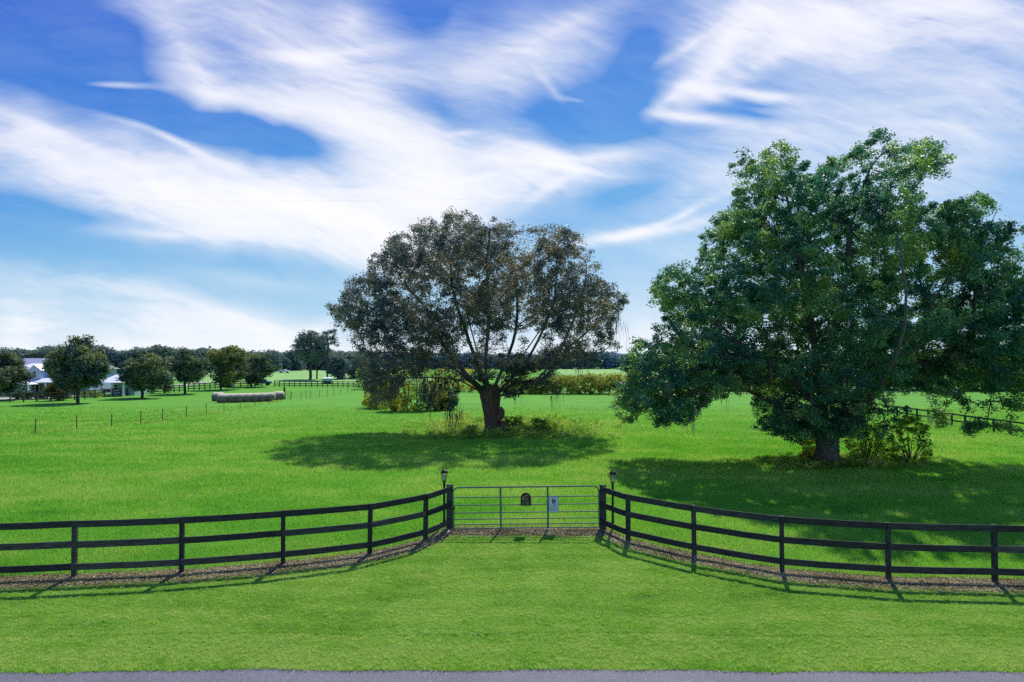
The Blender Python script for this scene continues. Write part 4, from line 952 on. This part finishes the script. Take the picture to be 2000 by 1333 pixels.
# tall grass along it
C = []
for i in range(len(wl)-1):
    a, b = gpt(*wl[i][:2]), gpt(*wl[i+1][:2])
    for _ in range(16): p = a.lerp(b, rg.random()); C.append((p.x, p.y+rg.normal(0, .4), rg.random()*.22))
C = np.array(C); tag(link('fence_row_grass', leaf_mesh('g', C, np.clip(.5+rg.normal(0, .12, len(C)), 0, 1), 12, .4, .18, rg, aspect=4), M_WEED), 'taller dull grass grown up along the wire fence', 'grass', kind='stuff')
# wooden corner post and small gate
p = gpt(555, 780.5); m = MB(); m.tube([(0, 0, -.1), (.02, 0, 1.65)], [.13, .12], 10); o = m.build('corner_post', M_BLACK, None, True); o.location = p; tag(o, 'thick dark corner post at the right end of the hay bales', 'post')
p = gpt(557.5, 780); g = empty('small_gate', p, 'small grey farm gate between the corner post and the wire fence', 'gate')
m = MB(); m.tube([(0, 0, .1), (0, 0, 1.05), (.85, 0, 1.0), (.85, 0, .1), (0, 0, .1)], .025, 6); m.build('frame', M_GREYW, g)
for z in (.33, .56, .8):
    m = MB(); m.tube([(0, 0, z), (.85, 0, z-.03)], .018, 5); m.build('bar', M_GREYW, g)
# ------------------------------------------------------------------ board fences in the distance
def far_fence(base, h, nrails, label, mat, seed, sub=1, w=.13, rh=.14):
    P = [gpt(*p) for p in base]; root = empty('paddock_fence', P[0], label, 'fence'); O = P[0]; Q = []
    for i in range(len(P)-1):
        for k in range(sub): Q.append(P[i].lerp(P[i+1], k/sub))
    Q.append(P[-1]); Q = [q+Vector((0, 0, float(hills(q.x, q.y)))) for q in Q]
    for q in Q:
        m = MB(); q = q-O; m.box((q.x-w/2, q.y-w/2, q.z-.1), (q.x+w/2, q.y+w/2, q.z+h+.03)); m.build('post', mat, root)
    for a, b in zip(Q[:-1], Q[1:]):
        a = a-O; b = b-O
        for k in range(nrails):
            z = h*(1-k/nrails)-rh/2; n = Vector((0, -w/2-.025, 0)); m = MB(); m.bar(a+n+Vector((0, 0, z)), b+n+Vector((0, 0, z)), .04, rh); m.build('rail', mat, root)
    return root
far_fence([(-100,789),(-40,788),(20,786),(72,785),(125,783.5),(166,780),(205,776.5),(235,774),(262,772),(300,769.5),(340,767),(360,766)], 1.15, 3, 'weathered board fence in front of the house and garage', M_GREYW, 1, 2)
far_fence([(368,764),(400,762),(430,760),(470,758),(512,756)], 1.2, 3, 'dark board fence behind the row of oaks', M_WOOD, 2, 3)
far_fence([(536,756),(575,757),(620,757.5),(660,757.5),(700,757.5)], 1.15, 3, 'black board fence crossing in front of the far meadow', M_WOOD, 3, 4)
far_fence([(1700,806),(1734,812.5),(1752,815),(1771,818),(1791,821),(1813,824.5),(1836,828.5),(1859,832),(1885,836.5),(1912,841),(1941,845.6),(1973,850),(2010,856),(2050,862)], 1.0, 2, 'two-rail dark board fence running down the right side behind the dense tree', M_WOOD, 4, 1, .12, .12)
far_fence([(1380,768.5),(1425,769.5),(1470,770.5),(1540,771.5)], 1.2, 3, 'dark board fence glimpsed beyond the left boughs of the dense tree', M_WOOD, 5, 4)
# ------------------------------------------------------------------ house
M_WHITE = simple_mat('white_siding', (.42, .50, .62), .7, 0, .05, 3)
M_TIN = simple_mat('white_metal_roof', (.80, .78, .80), .45, .1, .05, 3)
M_GREYR = simple_mat('grey_metal_roof', (.30, .31, .40), .5, .1, .08, 3)
M_TRIM = simple_mat('white_trim', (.75, .8, .85), .6, 0, .03)
M_PANE = simple_mat('dark_window_glass', (.03, .06, .08), .12, 0, .1, spec=.6)
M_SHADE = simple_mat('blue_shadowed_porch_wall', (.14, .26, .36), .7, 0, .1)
D = 104.0; S = D/F
def hx(px): return at(px, 700, D).x
def hz(py): return at(60, py, D).z
house = empty('farmhouse', (hx(75), D, 0), 'white farmhouse with metal roof, gabled dormer and columned porch', 'house')
HX = hx(75)
def X(px): return hx(px)-HX
m = MB(); m.box((X(18), 1.8, 0), (X(162), 9.0, hz(722))); m.build('wall', M_WHITE, house)
m = MB(); z0, z1 = hz(722.5), hz(710.5)
m.add([(X(14), 1.2, z0), (X(166), 1.2, z0), (X(166), 9.6, z0), (X(14), 9.6, z0), (X(14), 5.4, z1), (X(166), 5.4, z1)], [(0,1,5,4), (2,3,4,5), (1,2,5), (3,0,4), (0,3,2,1)])
m.build('roof', M_TIN, house)
# porch roof sweeps out from the wall
m = MB(); z0, z1 = hz(746), hz(734)
m.add([(X(8), -1.9, z0), (X(160), -1.9, z0), (X(160), 1.79, z1), (X(8), 1.79, z1), (X(8), -1.9, z0-.12), (X(160), -1.9, z0-.12), (X(160), 1.79, z1-.12), (X(8), 1.79, z1-.12)], [(0,1,2,3), (7,6,5,4), (0,4,5,1), (1,5,6,2), (2,6,7,3), (3,7,4,0)])
m.build('porch_roof', M_TIN, house)
dm = MB(); zb, ze, zr = hz(741), hz(722), hz(712.5)
dm.add([(X(64), -.6, zb), (X(85), -.6, zb), (X(85), -.6, ze), (X(74.5), -.6, zr-.05), (X(64), -.6, ze), (X(64), 3, zb), (X(85), 3, zb), (X(85), 3, ze), (X(74.5), 3, zr-.05), (X(64), 3, ze)], [(0,1,2,3,4), (9,8,7,6,5), (0,5,6,1), (1,6,7,2), (2,7,8,3), (3,8,9,4), (4,9,5,0)])
dorm = dm.build('dormer', M_WHITE, house)
m = MB()
for s in (-1, 1):
    e = X(61) if s < 0 else X(88)
    m.add([(e, -.85, ze-.12), (X(74.5), -.85, zr), (X(74.5), 3.2, zr), (e, 3.2, ze-.12), (e, -.85, ze-.22), (X(74.5), -.85, zr-.1), (X(74.5), 3.2, zr-.1), (e, 3.2, ze-.22)], [(0,1,2,3), (7,6,5,4), (0,4,5,1), (1,5,6,2), (2,6,7,3), (3,7,4,0)])
m.build('roof', M_TIN, dorm)
def window(par, x0, x1, y0, y1, y, bars=1):
    m = MB(); m.box((x0, y-.03, y0), (x1, y, y1)); w = m.build('window', M_PANE, par)
    m = MB(); t = .09
    m.box((x0-t, y-.06, y0-t), (x0, y-.002, y1+t)); m.box((x1, y-.06, y0-t), (x1+t, y-.002, y1+t)); m.box((x0+.001, y-.06, y1), (x1-.001, y-.002, y1+t)); m.box((x0+.001, y-.06, y0-t), (x1-.001, y-.002, y0))
    m.box((x0+.001, y-.05, (y0+y1)/2-.03), (x1-.001, y-.034, (y0+y1)/2+.03)); m.build('window_frame', M_TRIM, w)
window(dorm, X(70), X(78), hz(738), hz(725), -.61)
m = MB(); m.box((X(12), 1.5, 0), (X(160), 1.79, hz(736))); m.build('porch_wall', M_SHADE, house)
for a, b in ((30,38), (50,57), (66,73), (90,98), (112,120), (132,142)): window(house, X(a), X(b), hz(764), hz(751), 1.49)
m = MB(); m.box((X(58.5), 1.42, .1), (X(63), 1.49, hz(751))); m.build('door', M_PLAQUE, house)
for px in (10, 26, 43, 75, 105, 128, 150):
    m = MB(); m.box((X(px)-.10, -1.75, .05), (X(px)+.10, -1.55, hz(746)-.13)); m.build('porch_column', M_TRIM, house)
m = MB(); m.box((X(8), -2.0, 0), (X(160), 1.49, .12)); m.build('porch_floor', M_GREYW, house)
m = MB(); z0, z1 = hz(749.5), hz(742); cx = X(79)
m.add([(X(64), -4.2, z0), (X(95), -4.2, z0), (X(95), -1.95, z0), (X(64), -1.95, z0), (cx, -3.0, z1)], [(0,1,4), (1,2,4), (2,3,4), (3,0,4), (3,2,1,0)]); m.build('entry_roof', M_TIN, house)
for px in (66, 93):
    m = MB(); m.box((X(px)-.07, -4.1, .0), (X(px)+.07, -3.96, z0)); m.build('entry_column', M_TRIM, house)
# barn roof behind
D2 = 128.0
def bxx(px, py): q = at(px, py, D2); return q.x, q.z
x0, _ = bxx(28, 0); x1, _ = bxx(125, 0); zt = at(0, 700, D2).z; ze = at(0, 713, D2).z
barn = empty('barn', ((x0+x1)/2, D2, 0), 'long grey-roofed building rising behind the farmhouse', 'barn'); hw = (x1-x0)/2
m = MB(); m.box((-hw+.3, 0, 0), (hw-.3, 10, ze-.1)); m.build('wall', M_WHITE, barn)
m = MB(); m.add([(-hw, -.4, ze-.1), (hw, -.4, ze-.1), (hw, 10.4, ze-.1), (-hw, 10.4, ze-.1), (-hw, 5, zt), (hw, 5, zt)], [(0,1,5,4), (2,3,4,5), (1,2,5), (3,0,4), (0,3,2,1)]); m.build('roof', M_GREYR, barn)
# garage wing
D3 = 100.0
gx = at(219, 700, D3).x; gr = empty('garage', (gx, D3, 0), 'white open-fronted garage wing with pale roof between two yard oaks', 'garage')
def Gx(px): return at(px, 700, D3).x-gx
def Gz(py): return at(219, py, D3).z
m = MB(); m.box((Gx(200), 2.5, 0), (Gx(246), 6, Gz(749))); m.build('wall', M_WHITE, gr)
m = MB(); z0, z1 = Gz(747.5), Gz(733)
m.add([(Gx(194), -.6, z0), (Gx(250), -.6, z0), (Gx(250), 6.5, z0), (Gx(194), 6.5, z0), (Gx(204), 3, z1), (Gx(240), 3, z1)], [(0,1,5,4), (1,2,5), (2,3,4,5), (3,0,4), (0,3,2,1)]); m.build('roof', M_TIN, gr)
for px in (200, 222, 244):
    m = MB(); m.box((Gx(px)-.12, -.35, 0), (Gx(px)+.12, -.11, z0)); m.build('column', M_TRIM, gr)
window(gr, Gx(205), Gx(212), .8, 1.6, 2.49)
# low hedges by the house
bush_at(scatter_px(160, 198, 764, 775, 777, 60, rg, 1.2), 'clipped_hedge', 'low sunlit hedge in front of the garage wing', 'hedge', M_WEED, 34, .35, .2, 151, stems=False)
bush_at(scatter_px(28, 100, 766, 779, 780.5, 110, rg, 1.2), 'clipped_hedge', 'low dark hedge along the farmhouse porch', 'hedge', M_OAK3, 34, .35, .2, 152, stems=False)
bush_at(scatter_px(234, 300, 748, 768, 770, 110, rg, 2.0), 'garden_bush', 'dark garden bushes under the wide oak right of the garage', 'bush', M_OAK3, 34, .45, .22, 153)
# ------------------------------------------------------------------ vehicles
def car(px, py, ln, col, label, rz=0.0, truck=False, dy=0.0, name='parked_car', cat='car'):
    p = gpt(px, py); p = Vector((p.x, p.y+dy, p.z+float(hills(p.x, p.y+dy)))); root = empty(name, p, label, cat, rz=rz)
    mat = simple_mat('car_paint', col, .5, 0, .05, spec=.3); h = ln/4.5
    prof = [(-2.2, .35), (2.2, .35), (2.22, .75), (1.9, .92), (1.0, .98), (-2.1, 1.0), (-2.25, .7)] if not truck else [(-2.3, .45), (2.3, .45), (2.3, 1.0), (1.2, 1.08), (-2.3, 1.08)]
    m = MB(); prism(m, [(x*h, z*h) for x, z in prof], -.85*h, .85*h); body = m.build('body', mat, root, bevel=.06*h)
    cab = [(-1.7, .99), (1.05, .97), (.45, 1.42), (-1.2, 1.45)] if not truck else [(-.5, 1.07), (1.2, 1.07), (.85, 1.65), (-.4, 1.68)]
    m = MB(); prism(m, [(x*h, z*h+.004) for x, z in cab], -.72*h, .72*h); cb = m.build('cabin', mat, root, bevel=.05*h)
    m = MB(); q = [(x*.86, 1.08+(z-1.05)*.72) if not truck else (.35+(x-.35)*.84, 1.14+(z-1.08)*.75) for x, z in cab]; prism(m, [(x*h, z*h) for x, z in q], -.735*h, .735*h); m.build('side_window', M_PANE, root)
    for sx in (-1.35, 1.4):
        for sy in (-1, 1):
            m = MB(); m.tube([(sx*h, sy*.88*h, .34*h), (sx*h, sy*.66*h, .34*h)], .34*h, 14); wq = m.build('wheel', M_BLACK, root, True)
            m = MB(); m.tube([(sx*h, sy*.89*h, .34*h), (sx*h, sy*.885*h, .34*h)], .2*h, 10); m.build('rim', M_CHAIN, wq, True)
    return root
car(212, 770, 2.6, (.04, .04, .05), 'dark car parked under the garage roof', .9)
car(252, 771.5, 2.7, (.02, .045, .09), 'blue pickup parked right of the garage', 0.05, True, name='pickup_truck', cat='pickup')
car(505, 755.0, 3.6, (.04, .09, .16), 'dark blue pickup under the last yard oak', .1, True, name='pickup_truck', cat='pickup', dy=2)
car(532, 741, 3.2, (.7, .7, .72), 'white car parked at the left end of the meadow', 0, dy=10)
car(738, 752, 5, (.75, .75, .78), 'white car glimpsed behind the thicket shrubs', .2, dy=2)
def trailer(px, py, y0, y1, label, col, rf, w, cat='trailer'):
    p = gpt(px, py); root = empty('box_trailer', p, label, cat, rz=.15); h = (at(px, y0, p.y)-at(px, py, p.y)).z
    m = MB(); m.box((-w/2, -1.1, .35), (w/2, 1.1, h*.86)); m.build('body', simple_mat('trailer_paint', col, .5), root, bevel=.04)
    m = MB(); m.add([(-w/2-.05, -1.2, h*.863), (w/2+.05, -1.2, h*.863), (w/2+.05, 1.2, h*.863), (-w/2-.05, 1.2, h*.863), (-w/2-.05, 0, h), (w/2+.05, 0, h)], [(0,1,5,4), (2,3,4,5), (1,2,5), (3,0,4), (0,3,2,1)]); m.build('roof', M_TIN, root)
    m = MB()
    for k in range(1, 5): x = -w/2+w*k/5; m.box((x-.03, -1.13, .5), (x+.03, -1.10, h*.8))
    m.build('rib', M_TRIM, root)
    for sx in (-.5, .5):
        m = MB(); m.tube([(sx*w*.4, -1.2, .35), (sx*w*.4, 1.2, .35)], .35, 12); m.build('wheel', M_BLACK, root, True)
trailer(640, 750.5, 737.5, 0, 'small pale green livestock trailer behind the black fence', (.20, .45, .36), 0, 2.1)
trailer(443, 757.5, 743, 0, 'white box trailer parked behind the oak above the hay bales', (.7, .72, .75), 0, 2.6)
# cables high above the field
M_CABLE = simple_mat('dark_cable', (.05, .05, .06), .6)
def cable(a, b, y, sag, r, label):
    A = at(*a, y[0]); B = at(*b, y[1]); P = [A.lerp(B, t)-Vector((0, 0, sag*4*t*(1-t))) for t in np.linspace(0, 1, 30)]
    m = MB(); O = P[0]; m.tube([p-O for p in P], r, 5); o = m.build('power_line', M_CABLE, None, True); o.location = O; tag(o, label, 'power line')
cable((-700, 398), (2700, 368), (62, 62), .3, .0025, 'thin power line crossing low behind both big tree crowns')
cable((-700, 296), (2700, 236), (58, 58), .3, .0015, 'thinner power line crossing the sky above the first one')
# fallen limb standing in the weeds and a moss strand on it
p = gpt(888, 838); m = MB(); m.tube([(0, 0, 0), (.3, 0, .5), (.38, 0, .95), (.5, .1, 1.35)], [.05, .045, .035, .015], 6); m.tube([(.3, 0, .5), (.05, .1, .8)], [.025, .01], 5); o = m.build('dead_limb', M_BARKR, None, True); o.location = p; tag(o, 'bare dead limb sticking out of the weeds left of the broad oak', 'limb')
